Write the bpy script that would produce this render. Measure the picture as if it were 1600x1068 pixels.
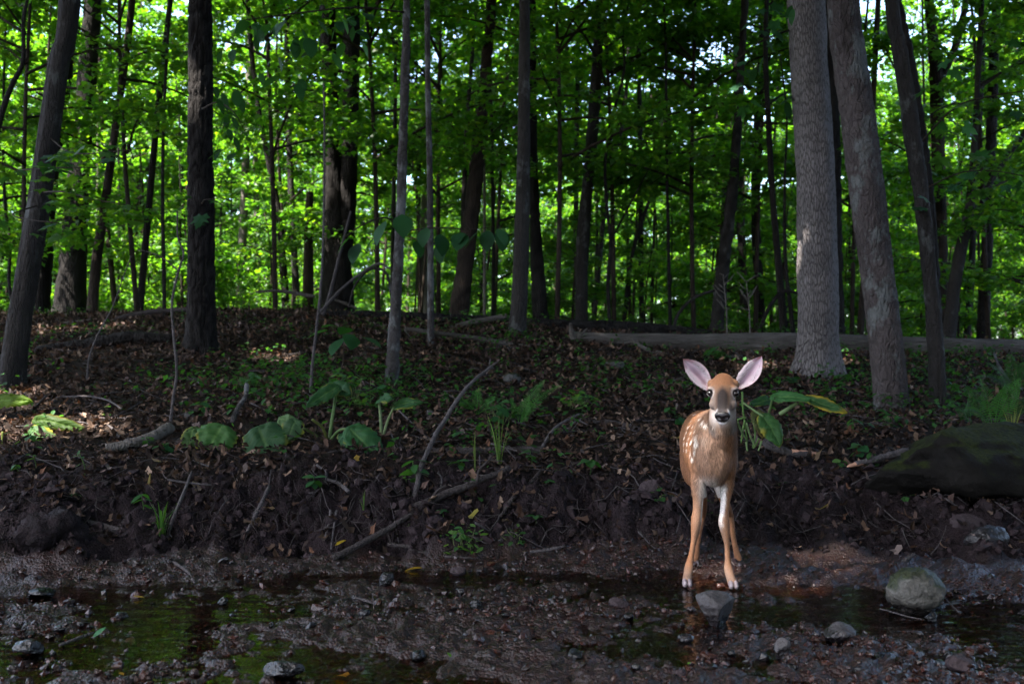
import bpy, math, random
import numpy as np
from mathutils import Vector, Matrix
from mathutils.bvhtree import BVHTree

for _o in list(bpy.data.objects):
    bpy.data.objects.remove(_o)
scene = bpy.context.scene
COL = scene.collection

# ------------------------------------------------------------------ camera
F = 1556.0                 # focal length in photo pixels (1600 wide)
PITCH = math.radians(0.96)
CAM = np.array([0.0, 0.0, 0.87])
cam_d = bpy.data.cameras.new('camera')
cam_d.sensor_width = 36.0
cam_d.lens = 36.0 * F / 1600.0
cam_d.clip_start = 0.05
cam_d.clip_end = 600.0
cam_d.dof.use_dof = True
cam_d.dof.focus_distance = 3.8
cam_d.dof.aperture_fstop = 4.5
cam = bpy.data.objects.new('camera', cam_d)
cam.location = CAM.tolist()
cam.rotation_euler = (math.pi / 2 + PITCH, 0, 0)
COL.objects.link(cam)
scene.camera = cam

# ------------------------------------------------------------------ world, sun, exposure
SUN_DIR = np.array([-0.52, -0.30, 0.95])     # towards the sun
SUN_DIR = SUN_DIR / np.linalg.norm(SUN_DIR)
elev = math.asin(SUN_DIR[2])
azim = math.atan2(SUN_DIR[0], SUN_DIR[1])     # from +Y towards +X
world = bpy.data.worlds.new('World')
scene.world = world
world.use_nodes = True
wn = world.node_tree
wn.nodes.clear()
sky = wn.nodes.new('ShaderNodeTexSky')
sky.sky_type = 'NISHITA'
sky.sun_disc = False
sky.sun_elevation = elev
sky.sun_rotation = azim
sky.air_density = .8
sky.dust_density = 2.5
sky.ozone_density = .3
bg = wn.nodes.new('ShaderNodeBackground')
bg.inputs['Strength'].default_value = 0.15
wo = wn.nodes.new('ShaderNodeOutputWorld')
wn.links.new(sky.outputs[0], bg.inputs['Color'])
wn.links.new(bg.outputs[0], wo.inputs['Surface'])

sun_d = bpy.data.lights.new('sun', 'SUN')
sun_d.energy = 5.0
sun_d.angle = math.radians(0.53)
sun_d.color = (1.0, 0.94, 0.85)
sun = bpy.data.objects.new('sun', sun_d)
sun.rotation_euler = Vector((-SUN_DIR).tolist()).to_track_quat('-Z', 'Y').to_euler()
sun.location = (-12, -8, 16)
COL.objects.link(sun)

scene.view_settings.view_transform = 'Standard'
scene.view_settings.look = 'None'
scene.view_settings.exposure = 2.95
scene.view_settings.gamma = 1.0
scene.view_settings.use_curve_mapping = False
scene.cycles.max_bounces = 8
scene.cycles.diffuse_bounces = 3
scene.cycles.glossy_bounces = 3
scene.cycles.transmission_bounces = 5
scene.cycles.transparent_max_bounces = 8
scene.cycles.caustics_reflective = False
scene.cycles.caustics_refractive = False
scene.cycles.sample_clamp_indirect = 4.0

# ------------------------------------------------------------------ helpers
rng = np.random.default_rng(11)
random.seed(11)
_cp, _sp = math.cos(PITCH), math.sin(PITCH)


def at(px, py, Y):
    """world point seen at photo pixel (px, py) whose distance along +Y is Y"""
    a = (px - 800.0) / F
    b = (534.0 - py) / F
    fy = _cp - b * _sp
    fz = _sp + b * _cp
    t = Y / fy
    return np.array([a * t, Y, CAM[2] + fz * t])


def _hash(ix, iy, iz, seed):
    h = (ix.astype(np.int64) * 374761393 + iy.astype(np.int64) * 668265263
         + iz.astype(np.int64) * 2147483647 + seed * 1274126177) & 0xFFFFFFFF
    h = ((h ^ (h >> 13)) * 1274126177) & 0xFFFFFFFF
    h = (h ^ (h >> 16)) & 0xFFFF
    return h / 32767.5 - 1.0


def vnoise(p, seed=0):
    p = np.asarray(p, float)
    i = np.floor(p).astype(np.int64)
    f = p - i
    f = f * f * (3 - 2 * f)
    r = 0
    for dx in (0, 1):
        wx = f[:, 0] if dx else 1 - f[:, 0]
        for dy in (0, 1):
            wy = f[:, 1] if dy else 1 - f[:, 1]
            for dz in (0, 1):
                wz = f[:, 2] if dz else 1 - f[:, 2]
                r = r + wx * wy * wz * _hash(i[:, 0] + dx, i[:, 1] + dy, i[:, 2] + dz, seed)
    return r


def fbm(p, oct=4, seed=0, gain=0.5):
    p = np.asarray(p, float)
    r, a = 0, 1.0
    for k in range(oct):
        r = r + a * vnoise(p * (2.03 ** k) + 17.3 * k, seed + k)
        a *= gain
    return r


def smooth01(x, a, b):
    t = np.clip((x - a) / (b - a), 0, 1)
    return t * t * (3 - 2 * t)


def mesh(name, V, FACES, mat=None, attrs=None, smooth=True):
    """FACES: list of int arrays (n,3) / (n,4)"""
    V = np.asarray(V, dtype=np.float32)
    me = bpy.data.meshes.new(name)
    me.vertices.add(len(V))
    me.vertices.foreach_set('co', V.ravel())
    FACES = [np.asarray(f, dtype=np.int32) for f in FACES if len(f)]
    nl = sum(f.size for f in FACES)
    npol = sum(len(f) for f in FACES)
    me.loops.add(nl)
    me.polygons.add(npol)
    me.loops.foreach_set('vertex_index', np.concatenate([f.ravel() for f in FACES]))
    st, o = [], 0
    for f in FACES:
        st.append(o + np.arange(len(f), dtype=np.int32) * f.shape[1])
        o += f.size
    me.polygons.foreach_set('loop_start', np.concatenate(st).astype(np.int32))
    me.polygons.foreach_set('use_smooth', np.full(npol, bool(smooth)))
    me.update(calc_edges=True)
    for an, arr in (attrs or {}).items():
        arr = np.asarray(arr, dtype=np.float32)
        if an == 'buv':
            a = me.attributes.new(an, 'FLOAT_VECTOR', 'POINT')
            a.data.foreach_set('vector', arr.ravel())
        else:
            if arr.shape[1] == 3:
                arr = np.concatenate([arr, np.ones((len(arr), 1), np.float32)], 1)
            a = me.attributes.new(an, 'FLOAT_COLOR', 'POINT')
            a.data.foreach_set('color', arr.ravel())
    if mat:
        me.materials.append(mat)
    return me


def link(name, me, parent=None, loc=None):
    o = bpy.data.objects.new(name, me)
    COL.objects.link(o)
    if parent is not None:
        o.parent = parent
    if loc is not None:
        o.location = [float(c) for c in loc]
    return o


def build(name, V, FACES, mat, parent=None, attrs=None, smooth=True):
    """one mesh object; V is in world space (parents are unrotated empties)"""
    V = np.asarray(V, float)
    if parent is None:
        c = np.array([V[:, 0].mean(), V[:, 1].mean(), V[:, 2].min()])
        return link(name, mesh(name, V - c, FACES, mat, attrs, smooth), None, c)
    p, base = parent, np.zeros(3)
    while p is not None:
        base = base + np.array(p.location)
        p = p.parent
    return link(name, mesh(name, V - base, FACES, mat, attrs, smooth), parent)


def tag(o, label=None, cat=None, group=None, kind=None):
    if label: o['label'] = label
    if cat: o['category'] = cat
    if group: o['group'] = group
    if kind: o['kind'] = kind
    return o


def empty(name, loc, label=None, cat=None, group=None):
    o = bpy.data.objects.new(name, None)
    o.empty_display_size = 0.1
    COL.objects.link(o)
    o.location = [float(c) for c in loc]
    return tag(o, label, cat, group)


def merge(parts):
    """parts: list of (V, [faces...]) or (V, faces, C); returns V, faces, C"""
    Vs, Q, T, Cs, o = [], [], [], [], 0
    for p in parts:
        V, fs = p[0], p[1]
        Vs.append(V)
        for f in fs:
            f = np.asarray(f)
            if len(f) == 0:
                continue
            (Q if f.shape[1] == 4 else T).append(f + o)
        if len(p) > 2:
            Cs.append(p[2])
        o += len(V)
    fs = []
    if Q: fs.append(np.concatenate(Q))
    if T: fs.append(np.concatenate(T))
    return np.concatenate(Vs), fs, (np.concatenate(Cs) if Cs else None)


def catmull(P, n):
    """resample rows of P (k,d) into n rows along a Catmull-Rom spline"""
    P = np.asarray(P, float)
    if len(P) == 2:
        t = np.linspace(0, 1, n)[:, None]
        return P[0] * (1 - t) + P[1] * t
    E = np.vstack([2 * P[0] - P[1], P, 2 * P[-1] - P[-2]])
    seg = np.linalg.norm(np.diff(P[:, :3], axis=0), axis=1)
    cum = np.concatenate([[0], np.cumsum(seg)])
    s = np.linspace(0, cum[-1], n)
    k = np.clip(np.searchsorted(cum, s, side='right') - 1, 0, len(P) - 2)
    t = ((s - cum[k]) / np.maximum(seg[k], 1e-9))[:, None]
    p0, p1, p2, p3 = E[k], E[k + 1], E[k + 2], E[k + 3]
    return 0.5 * (2 * p1 + (p2 - p0) * t + (2 * p0 - 5 * p1 + 4 * p2 - p3) * t ** 2
                  + (3 * p1 - p0 - 3 * p2 + p3) * t ** 3)


def frames(path):
    """rotation-minimising-ish frames along a path"""
    T = np.gradient(path, axis=0)
    T /= np.maximum(np.linalg.norm(T, axis=1, keepdims=True), 1e-9)
    ref = np.array([0.0, 1.0, 0.0]) if abs(T[0, 1]) < 0.9 else np.array([0.0, 0.0, 1.0])
    U = np.empty_like(T)
    u = ref - T[0] * ref.dot(T[0])
    u /= np.linalg.norm(u)
    for i in range(len(T)):
        u = u - T[i] * u.dot(T[i])
        u /= max(np.linalg.norm(u), 1e-9)
        U[i] = u
    W = np.cross(T, U)
    return T, U, W


def tube(path, rad, n=8, disp=None, seam=False, cap=True):
    """path (k,3), rad (k,) -> V, faces, uv.  disp(u_m, v_m, P, th) gives a radial offset"""
    path = np.asarray(path, float)
    rad = np.broadcast_to(np.asarray(rad, float), (len(path),))
    T, U, W = frames(path)
    m = n + 1 if seam else n
    th = np.linspace(0, 2 * np.pi, n + 1)[:m]
    k = len(path)
    s = np.concatenate([[0], np.cumsum(np.linalg.norm(np.diff(path, axis=0), axis=1))])
    TH = np.tile(th, (k, 1)); S = np.tile(s[:, None], (1, m))
    R = np.tile(rad[:, None], (1, m))
    D = U[:, None, :] * np.cos(TH)[..., None] + W[:, None, :] * np.sin(TH)[..., None]
    UV = np.stack([TH * rad.max(), S, TH * 0], -1).reshape(-1, 3)
    if disp is not None:
        base = (path[:, None, :] + D * R[..., None]).reshape(-1, 3)
        R = R + disp(UV[:, 0], UV[:, 1], base, TH.ravel()).reshape(k, m)
    V = (path[:, None, :] + D * R[..., None]).reshape(-1, 3)
    i = np.arange(k - 1)[:, None] * m
    j = np.arange(n)[None, :]
    j2 = (j + 1) if seam else (j + 1) % n
    Fq = np.stack([i + j, i + j2, i + m + j2, i + m + j], -1).reshape(-1, 4)
    fs = [Fq]
    if cap:
        V = np.vstack([V, path[0], path[-1]])
        UV = np.vstack([UV, UV[0], UV[-1]])
        a, b = len(V) - 2, len(V) - 1
        jj = np.arange(n); jn = (jj + 1) if seam else (jj + 1) % n
        o = (k - 1) * m
        fs.append(np.stack([np.full(n, a), jn, jj], -1))
        fs.append(np.stack([np.full(n, b), o + jj, o + jn], -1))
        fs = [fs[0], np.concatenate(fs[1:])]
    return V, fs, UV


# ---- leaf shapes: (V, tris); y runs from stalk to tip, x across, z up
def leaf_kite(w=0.42):
    V = np.array([[0, 0, 0], [w, .42, .07], [0, 1, -.10], [-w, .42, .07], [0, .45, 0]])
    return V, np.array([[0, 1, 4], [1, 2, 4], [2, 3, 4], [3, 0, 4]])


def leaf_oval(w=0.3, nseg=6, droop=.18, fold=.12):
    t = np.linspace(0, 1, nseg + 1)
    hw = w * np.sin(np.pi * t ** 0.85) ** .8
    hw[0] = .02; hw[-1] = .0
    mid = np.stack([0 * t, t, -droop * t ** 2], -1)
    L = mid + np.stack([-hw, 0 * t, fold * hw], -1)
    R = mid + np.stack([hw, 0 * t, fold * hw], -1)
    V = np.concatenate([mid, L, R]); n = nseg + 1
    q = []
    for i in range(nseg):
        q += [[i, i + 1, n + i + 1, ], [i, n + i + 1, n + i], [i, 2 * n + i, 2 * n + i + 1], [i, 2 * n + i + 1, i + 1]]
    return V, np.array(q)


def leaf_maple():
    ang = np.radians([-172, -140, -118, -95, -72, -58, -40, -26, -16, -8, 0, 8, 16, 26, 40, 58, 72, 95, 118, 140, 172])
    r = np.array([.10, .34, .30, .42, .30, .60, .36, .34, .50, .52, .72, .52, .50, .34, .36, .60, .30, .42, .30, .34, .10])
    c = np.array([0, .36])
    X = np.sin(ang) * r; Y = c[1] + np.cos(ang) * r
    Y = np.maximum(Y, 0.0)
    Z = -.10 * (np.abs(X) * 1.6) ** 1.5 - .10 * np.maximum(Y - .4, 0) + .04 * np.sin(ang * 5)
    V = np.concatenate([[[0, .36, .03]], np.stack([X, Y, Z], -1)])
    n = len(ang)
    return V, np.array([[0, i + 2, i + 1] for i in range(n - 1)] + [[0, 1, n]])


def leaf_dead(k):
    r = np.random.default_rng(100 + k)
    ang = np.linspace(-np.pi, np.pi, 10)[:-1]
    rad = np.array([.18, .46, .26, .56, .62, .58, .30, .50, .36]) * r.uniform(.75, 1.25, 9)
    X = np.sin(ang) * rad * .62; Y = .5 + np.cos(ang) * rad
    curl = r.uniform(.2, 1.3)
    Z = curl * X ** 2 * 2.2 + r.uniform(-.6, .9) * (Y - .5) ** 2 + r.normal(0, .05, 9)
    V = np.concatenate([[[0, .5, 0]], np.stack([X, Y, Z], -1)])
    return V, np.array([[0, 1 + i, 1 + (i + 1) % 9] for i in range(9)])


def rot_from(yaw, tilt, roll):
    """(n,3,3): leaf frame -> world; roll about y, then tilt about x, then yaw about z"""
    cy, sy = np.cos(yaw), np.sin(yaw); ct, st = np.cos(tilt), np.sin(tilt); cr, sr = np.cos(roll), np.sin(roll)
    z, o = np.zeros_like(yaw), np.ones_like(yaw)
    Rz = np.stack([np.stack([cy, -sy, z], -1), np.stack([sy, cy, z], -1), np.stack([z, z, o], -1)], -2)
    Rx = np.stack([np.stack([o, z, z], -1), np.stack([z, ct, -st], -1), np.stack([z, st, ct], -1)], -2)
    Ry = np.stack([np.stack([cr, z, sr], -1), np.stack([z, o, z], -1), np.stack([-sr, z, cr], -1)], -2)
    return Rz @ Rx @ Ry


def scatter(shape, pos, yaw, tilt, roll, size, col):
    """many copies of one leaf shape as one vertex soup"""
    V0, T0 = shape
    n = len(pos); m = len(V0)
    R = rot_from(yaw, tilt, roll)
    V = np.einsum('nij,mj->nmi', R, V0) * np.asarray(size)[:, None, None] + pos[:, None, :]
    T = (T0[None] + (np.arange(n) * m)[:, None, None]).reshape(-1, 3)
    C = np.repeat(col, m, axis=0)
    return V.reshape(-1, 3), [T], C


# ------------------------------------------------------------------ materials
def new_mat(name):
    m = bpy.data.materials.new(name)
    m.use_nodes = True
    nt = m.node_tree
    nt.nodes.clear()
    out = nt.nodes.new('ShaderNodeOutputMaterial')
    return m, nt, out


def N(nt, t, **kw):
    n = nt.nodes.new(t)
    for k, v in kw.items():
        if k.startswith('i_'):
            key = k[2:].replace('_', ' ')
            n.inputs[int(key) if key.isdigit() else key].default_value = v
        else:
            setattr(n, k, v)
    return n


def ramp(nt, stops):
    r = nt.nodes.new('ShaderNodeValToRGB')
    while len(r.color_ramp.elements) < len(stops):
        r.color_ramp.elements.new(0.5)
    for e, (p, c) in zip(r.color_ramp.elements, stops):
        e.position = p
        e.color = (c[0], c[1], c[2], 1) if hasattr(c, '__len__') else (c, c, c, 1)
    return r


def mat_leaf(name, trans=0.5, rough=0.45, gloss=True, tint=(1.5, 1.7, 0.5), veins=False):
    m, nt, out = new_mat(name)
    L = nt.links.new
    a = N(nt, 'ShaderNodeAttribute', attribute_name='col')
    col = a.outputs['Color']
    tc = N(nt, 'ShaderNodeTexCoord')
    nz = N(nt, 'ShaderNodeTexNoise', i_Scale=60.0)
    L(tc.outputs['Object'], nz.inputs['Vector'])
    hv = N(nt, 'ShaderNodeHueSaturation')
    mr = N(nt, 'ShaderNodeMapRange', i_3=.8, i_4=1.2)
    L(nz.outputs[0], mr.inputs[0]); L(mr.outputs[0], hv.inputs['Value']); L(col, hv.inputs['Color'])
    p = N(nt, 'ShaderNodeBsdfPrincipled')
    p.inputs['Roughness'].default_value = rough
    p.inputs['Specular IOR Level'].default_value = .35 if gloss else .1
    L(hv.outputs[0], p.inputs['Base Color'])
    t = N(nt, 'ShaderNodeBsdfTranslucent')
    mx = N(nt, 'ShaderNodeMix', data_type='RGBA', blend_type='MULTIPLY')
    mx.inputs['Factor'].default_value = 1.0
    L(hv.outputs[0], mx.inputs[6]); mx.inputs[7].default_value = (*tint, 1)
    L(mx.outputs[2], t.inputs['Color'])
    ms = N(nt, 'ShaderNodeMixShader'); ms.inputs[0].default_value = trans
    L(p.outputs[0], ms.inputs[1]); L(t.outputs[0], ms.inputs[2])
    L(ms.outputs[0], out.inputs['Surface'])
    return m


def mat_bark(name, c_dark, c_light, scale=(9, 9, 1.6), bump=.6, lichen=0.0, lichen_col=(.32, .36, .33), rings=False,
             cells=False, red=0.0, bscale=1.0):
    m, nt, out = new_mat(name)
    L = nt.links.new
    tc = N(nt, 'ShaderNodeTexCoord')
    oi = N(nt, 'ShaderNodeObjectInfo')
    ad = N(nt, 'ShaderNodeVectorMath', operation='ADD')
    L(tc.outputs['Object'], ad.inputs[0]); L(oi.outputs['Location'], ad.inputs[1])
    mp = N(nt, 'ShaderNodeMapping'); mp.inputs['Scale'].default_value = scale
    L(ad.outputs[0], mp.inputs['Vector'])
    vo = N(nt, 'ShaderNodeTexVoronoi', feature='DISTANCE_TO_EDGE'); vo.inputs['Scale'].default_value = 4.0 * bscale
    dist = N(nt, 'ShaderNodeTexNoise', i_Scale=3.0, i_Detail=4.0)
    L(mp.outputs[0], dist.inputs['Vector'])
    wv = N(nt, 'ShaderNodeVectorMath', operation='MULTIPLY_ADD')
    wv.inputs[1].default_value = (.5, .5, .5)
    L(dist.outputs['Color'], wv.inputs[0]); L(mp.outputs[0], wv.inputs[2])
    L(wv.outputs[0], vo.inputs['Vector'])
    nz = N(nt, 'ShaderNodeTexNoise', i_Scale=5.0, i_Detail=8.0, i_Roughness=.65)
    L(mp.outputs[0], nz.inputs['Vector'])
    fine = N(nt, 'ShaderNodeTexNoise', i_Scale=60.0, i_Detail=6.0)
    L(ad.outputs[0], fine.inputs['Vector'])
    big = N(nt, 'ShaderNodeTexNoise', i_Scale=2.2, i_Detail=5.0, i_Roughness=.6)
    L(ad.outputs[0], big.inputs['Vector'])
    rv = ramp(nt, [(0.0, 0.0), (.22, 1.0)])
    L(vo.outputs['Distance'], rv.inputs[0])
    hsum = N(nt, 'ShaderNodeMath', operation='MULTIPLY_ADD'); hsum.inputs[1].default_value = .6
    L(rv.outputs[0], hsum.inputs[0]); L(nz.outputs[0], hsum.inputs[2])
    h2 = N(nt, 'ShaderNodeMath', operation='MULTIPLY_ADD'); h2.inputs[1].default_value = .25
    L(fine.outputs[0], h2.inputs[0]); L(hsum.outputs[0], h2.inputs[2])
    rc = ramp(nt, [(.30, c_dark), (.62, tuple((a + b) / 2 for a, b in zip(c_dark, c_light))), (.85, c_light)])
    cm = N(nt, 'ShaderNodeMath', operation='MULTIPLY_ADD'); cm.inputs[1].default_value = .55
    cm2 = N(nt, 'ShaderNodeMath', operation='MULTIPLY'); cm2.inputs[1].default_value = .62
    L(big.outputs[0], cm2.inputs[0])
    L(nz.outputs[0], cm.inputs[0]); L(cm2.outputs[0], cm.inputs[2])
    L(cm.outputs[0], rc.inputs[0])
    col = rc.outputs[0]
    if lichen > 0:
        ln = N(nt, 'ShaderNodeTexNoise', i_Scale=5.5, i_Detail=6.0, i_Roughness=.7)
        mp2 = N(nt, 'ShaderNodeMapping'); mp2.inputs['Scale'].default_value = (1, 1, .6)
        L(ad.outputs[0], mp2.inputs['Vector']); L(mp2.outputs[0], ln.inputs['Vector'])
        lr = ramp(nt, [(.60 - lichen * .12, 0.0), (.66 - lichen * .1, .75)])
        L(ln.outputs[0], lr.inputs[0])
        mx = N(nt, 'ShaderNodeMix', data_type='RGBA')
        L(lr.outputs[0], mx.inputs['Factor']); L(col, mx.inputs[6]); mx.inputs[7].default_value = (*lichen_col, 1)
        col = mx.outputs[2]
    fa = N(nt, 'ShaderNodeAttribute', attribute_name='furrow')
    fm = N(nt, 'ShaderNodeMapRange', i_3=1.0, i_4=.42); L(fa.outputs['Fac'], fm.inputs[0])  # furrow bark is darker, with its occlusion shade put into the colour
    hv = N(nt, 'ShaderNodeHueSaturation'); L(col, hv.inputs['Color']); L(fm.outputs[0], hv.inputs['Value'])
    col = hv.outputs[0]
    p = N(nt, 'ShaderNodeBsdfPrincipled'); p.inputs['Roughness'].default_value = .85
    p.inputs['Specular IOR Level'].default_value = .08
    L(col, p.inputs['Base Color'])
    b = N(nt, 'ShaderNodeBump'); b.inputs['Strength'].default_value = bump; b.inputs['Distance'].default_value = .02
    L(h2.outputs[0], b.inputs['Height']); L(b.outputs[0], p.inputs['Normal'])
    L(p.outputs[0], out.inputs['Surface'])
    return m


def mat_attr(name, rough=.7, spec=.3, scale=40.0, amount=.3, bump=0.0, sheen=0.0):
    """colour from the 'col' attribute with a noise grain"""
    m, nt, out = new_mat(name)
    L = nt.links.new
    a = N(nt, 'ShaderNodeAttribute', attribute_name='col')
    tc = N(nt, 'ShaderNodeTexCoord')
    nz = N(nt, 'ShaderNodeTexNoise', i_Scale=scale, i_Detail=5.0)
    L(tc.outputs['Object'], nz.inputs['Vector'])
    mr = N(nt, 'ShaderNodeMapRange', i_3=1 - amount, i_4=1 + amount)
    hv = N(nt, 'ShaderNodeHueSaturation')
    L(nz.outputs[0], mr.inputs[0]); L(mr.outputs[0], hv.inputs['Value']); L(a.outputs['Color'], hv.inputs['Color'])
    p = N(nt, 'ShaderNodeBsdfPrincipled')
    p.inputs['Roughness'].default_value = rough; p.inputs['Specular IOR Level'].default_value = spec
    if sheen:
        p.inputs['Sheen Weight'].default_value = sheen
    L(hv.outputs[0], p.inputs['Base Color'])
    if bump:
        b = N(nt, 'ShaderNodeBump'); b.inputs['Strength'].default_value = bump; b.inputs['Distance'].default_value = .01
        L(nz.outputs[0], b.inputs['Height']); L(b.outputs[0], p.inputs['Normal'])
    L(p.outputs[0], out.inputs['Surface'])
    return m


def mat_rock(name, c1, c2, moss=0.0, rough=.6, scale=12.0, wet=True):
    m, nt, out = new_mat(name)
    L = nt.links.new
    tc = N(nt, 'ShaderNodeTexCoord')
    ge = N(nt, 'ShaderNodeNewGeometry')
    nz = N(nt, 'ShaderNodeTexNoise', i_Scale=scale, i_Detail=9.0, i_Roughness=.65)
    L(tc.outputs['Object'], nz.inputs['Vector'])
    rc = ramp(nt, [(.3, c1), (.7, c2)]); L(nz.outputs[0], rc.inputs[0])
    col = rc.outputs[0]
    p = N(nt, 'ShaderNodeBsdfPrincipled')
    if moss:
        sx = N(nt, 'ShaderNodeSeparateXYZ'); L(ge.outputs['Normal'], sx.inputs[0])
        n2 = N(nt, 'ShaderNodeTexNoise', i_Scale=9.0, i_Detail=6.0); L(tc.outputs['Object'], n2.inputs['Vector'])
        ml = N(nt, 'ShaderNodeMath', operation='MULTIPLY_ADD'); ml.inputs[1].default_value = .55
        L(sx.outputs['Z'], ml.inputs[0]); L(n2.outputs[0], ml.inputs[2])
        rm = ramp(nt, [(.86 - moss * .35, 0.0), (1.0 - moss * .35, 1.0)]); L(ml.outputs[0], rm.inputs[0])
        n3 = N(nt, 'ShaderNodeTexNoise', i_Scale=70.0, i_Detail=3.0); L(tc.outputs['Object'], n3.inputs['Vector'])
        rg = ramp(nt, [(.3, (.005, .007, .003)), (.7, (.024, .030, .007))]); L(n3.outputs[0], rg.inputs[0])
        mx = N(nt, 'ShaderNodeMix', data_type='RGBA')
        L(rm.outputs[0], mx.inputs['Factor']); L(col, mx.inputs[6]); L(rg.outputs[0], mx.inputs[7])
        col = mx.outputs[2]
    if wet:      # darker, glossy band where the stone stands in the stream (world height)
        sp = N(nt, 'ShaderNodeSeparateXYZ'); L(ge.outputs['Position'], sp.inputs[0])
        rw = ramp(nt, [(.0, 1.0), (.055, 1.0), (.075, 0.0)])
        wz = N(nt, 'ShaderNodeMath', operation='MULTIPLY_ADD'); wz.inputs[1].default_value = .06
        L(nz.outputs[0], wz.inputs[0]); L(sp.outputs['Z'], wz.inputs[2])
        L(wz.outputs[0], rw.inputs[0])
        mw = N(nt, 'ShaderNodeMix', data_type='RGBA', blend_type='MULTIPLY')
        L(rw.outputs[0], mw.inputs['Factor']); L(col, mw.inputs[6]); mw.inputs[7].default_value = (.3, .28, .3, 1)
        col = mw.outputs[2]
        rr = N(nt, 'ShaderNodeMapRange', i_3=rough, i_4=.12); L(rw.outputs[0], rr.inputs[0])
        L(rr.outputs[0], p.inputs['Roughness'])
    else:
        p.inputs['Roughness'].default_value = rough
    L(col, p.inputs['Base Color'])
    p.inputs['Specular IOR Level'].default_value = .45 if wet else .10
    b = N(nt, 'ShaderNodeBump'); b.inputs['Strength'].default_value = .9; b.inputs['Distance'].default_value = .015
    n4 = N(nt, 'ShaderNodeTexNoise', i_Scale=scale * 4, i_Detail=8.0); L(tc.outputs['Object'], n4.inputs['Vector'])
    L(n4.outputs[0], b.inputs['Height']); L(b.outputs[0], p.inputs['Normal'])
    L(p.outputs[0], out.inputs['Surface'])
    return m


def mat_plated(name, c_fur, c_plate, fu, fv):
    """plated / diamond-furrowed bark laid out on the trunk's own (girth, height) metres"""
    m, nt, out = new_mat(name)
    L = nt.links.new
    a = N(nt, 'ShaderNodeAttribute', attribute_name='buv')
    mp = N(nt, 'ShaderNodeMapping'); mp.inputs['Scale'].default_value = (fu, fv, 1)
    L(a.outputs['Vector'], mp.inputs['Vector'])
    ds = N(nt, 'ShaderNodeTexNoise', i_Scale=.9, i_Detail=4.0); L(mp.outputs[0], ds.inputs['Vector'])
    wv = N(nt, 'ShaderNodeVectorMath', operation='MULTIPLY_ADD'); wv.inputs[1].default_value = (1.5, 1.0, 0)
    L(ds.outputs['Color'], wv.inputs[0]); L(mp.outputs[0], wv.inputs[2])
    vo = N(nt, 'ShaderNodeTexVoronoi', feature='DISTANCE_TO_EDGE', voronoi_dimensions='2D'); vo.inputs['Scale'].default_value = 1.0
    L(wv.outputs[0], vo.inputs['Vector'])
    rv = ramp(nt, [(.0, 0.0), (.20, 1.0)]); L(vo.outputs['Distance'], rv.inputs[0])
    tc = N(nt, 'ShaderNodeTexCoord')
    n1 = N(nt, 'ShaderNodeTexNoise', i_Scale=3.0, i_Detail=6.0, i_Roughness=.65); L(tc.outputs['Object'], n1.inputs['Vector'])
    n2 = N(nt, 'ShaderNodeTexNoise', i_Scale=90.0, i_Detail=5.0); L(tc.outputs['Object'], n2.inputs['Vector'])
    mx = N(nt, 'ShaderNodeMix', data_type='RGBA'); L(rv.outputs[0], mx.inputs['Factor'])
    mx.inputs[6].default_value = (*c_fur, 1); mx.inputs[7].default_value = (*c_plate, 1)  # dark furrow colour also stands in for shade between the plates
    hv = N(nt, 'ShaderNodeHueSaturation'); L(mx.outputs[2], hv.inputs['Color'])
    sm = N(nt, 'ShaderNodeMath', operation='MULTIPLY_ADD'); sm.inputs[1].default_value = .7
    L(n2.outputs[0], sm.inputs[0]); L(n1.outputs[0], sm.inputs[2])
    mr = N(nt, 'ShaderNodeMapRange', i_1=.5, i_2=1.2, i_3=.55, i_4=1.4); L(sm.outputs[0], mr.inputs[0]); L(mr.outputs[0], hv.inputs['Value'])
    p = N(nt, 'ShaderNodeBsdfPrincipled'); p.inputs['Roughness'].default_value = .85; p.inputs['Specular IOR Level'].default_value = .08
    L(hv.outputs[0], p.inputs['Base Color'])
    h = N(nt, 'ShaderNodeMath', operation='MULTIPLY_ADD'); h.inputs[1].default_value = .3; L(n2.outputs[0], h.inputs[0]); L(rv.outputs[0], h.inputs[2])
    b = N(nt, 'ShaderNodeBump'); b.inputs['Strength'].default_value = .9; b.inputs['Distance'].default_value = .012
    L(h.outputs[0], b.inputs['Height']); L(b.outputs[0], p.inputs['Normal'])
    L(p.outputs[0], out.inputs['Surface'])
    return m


M = {}
M['leaf'] = mat_leaf('green_leaf', .55, .45, True, (2.5, 2.75, .45))
M['leaf_near'] = mat_leaf('green_leaf_near', .45, .5, False, (1.9, 2.0, .5))
M['leaf_big'] = mat_leaf('cabbage_leaf', .25, .55, False)
M['dead'] = mat_leaf('dead_leaf', .1, .7, False, (1.1, .9, .6))
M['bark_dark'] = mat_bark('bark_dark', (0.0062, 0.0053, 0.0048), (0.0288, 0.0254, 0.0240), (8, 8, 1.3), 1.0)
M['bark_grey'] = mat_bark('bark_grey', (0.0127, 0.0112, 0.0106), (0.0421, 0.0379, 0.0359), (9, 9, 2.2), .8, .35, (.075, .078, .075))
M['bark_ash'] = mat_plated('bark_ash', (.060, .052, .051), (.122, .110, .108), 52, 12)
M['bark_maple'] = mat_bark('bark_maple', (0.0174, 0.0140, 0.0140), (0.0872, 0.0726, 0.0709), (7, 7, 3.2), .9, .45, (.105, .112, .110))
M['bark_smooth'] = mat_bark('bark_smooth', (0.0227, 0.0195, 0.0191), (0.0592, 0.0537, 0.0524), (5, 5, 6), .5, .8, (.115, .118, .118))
M['bark_pale'] = mat_bark('bark_pale', (0.0600, 0.0510, 0.0450), (0.1800, 0.1620, 0.1440), (8, 8, 2), .8)
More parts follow.
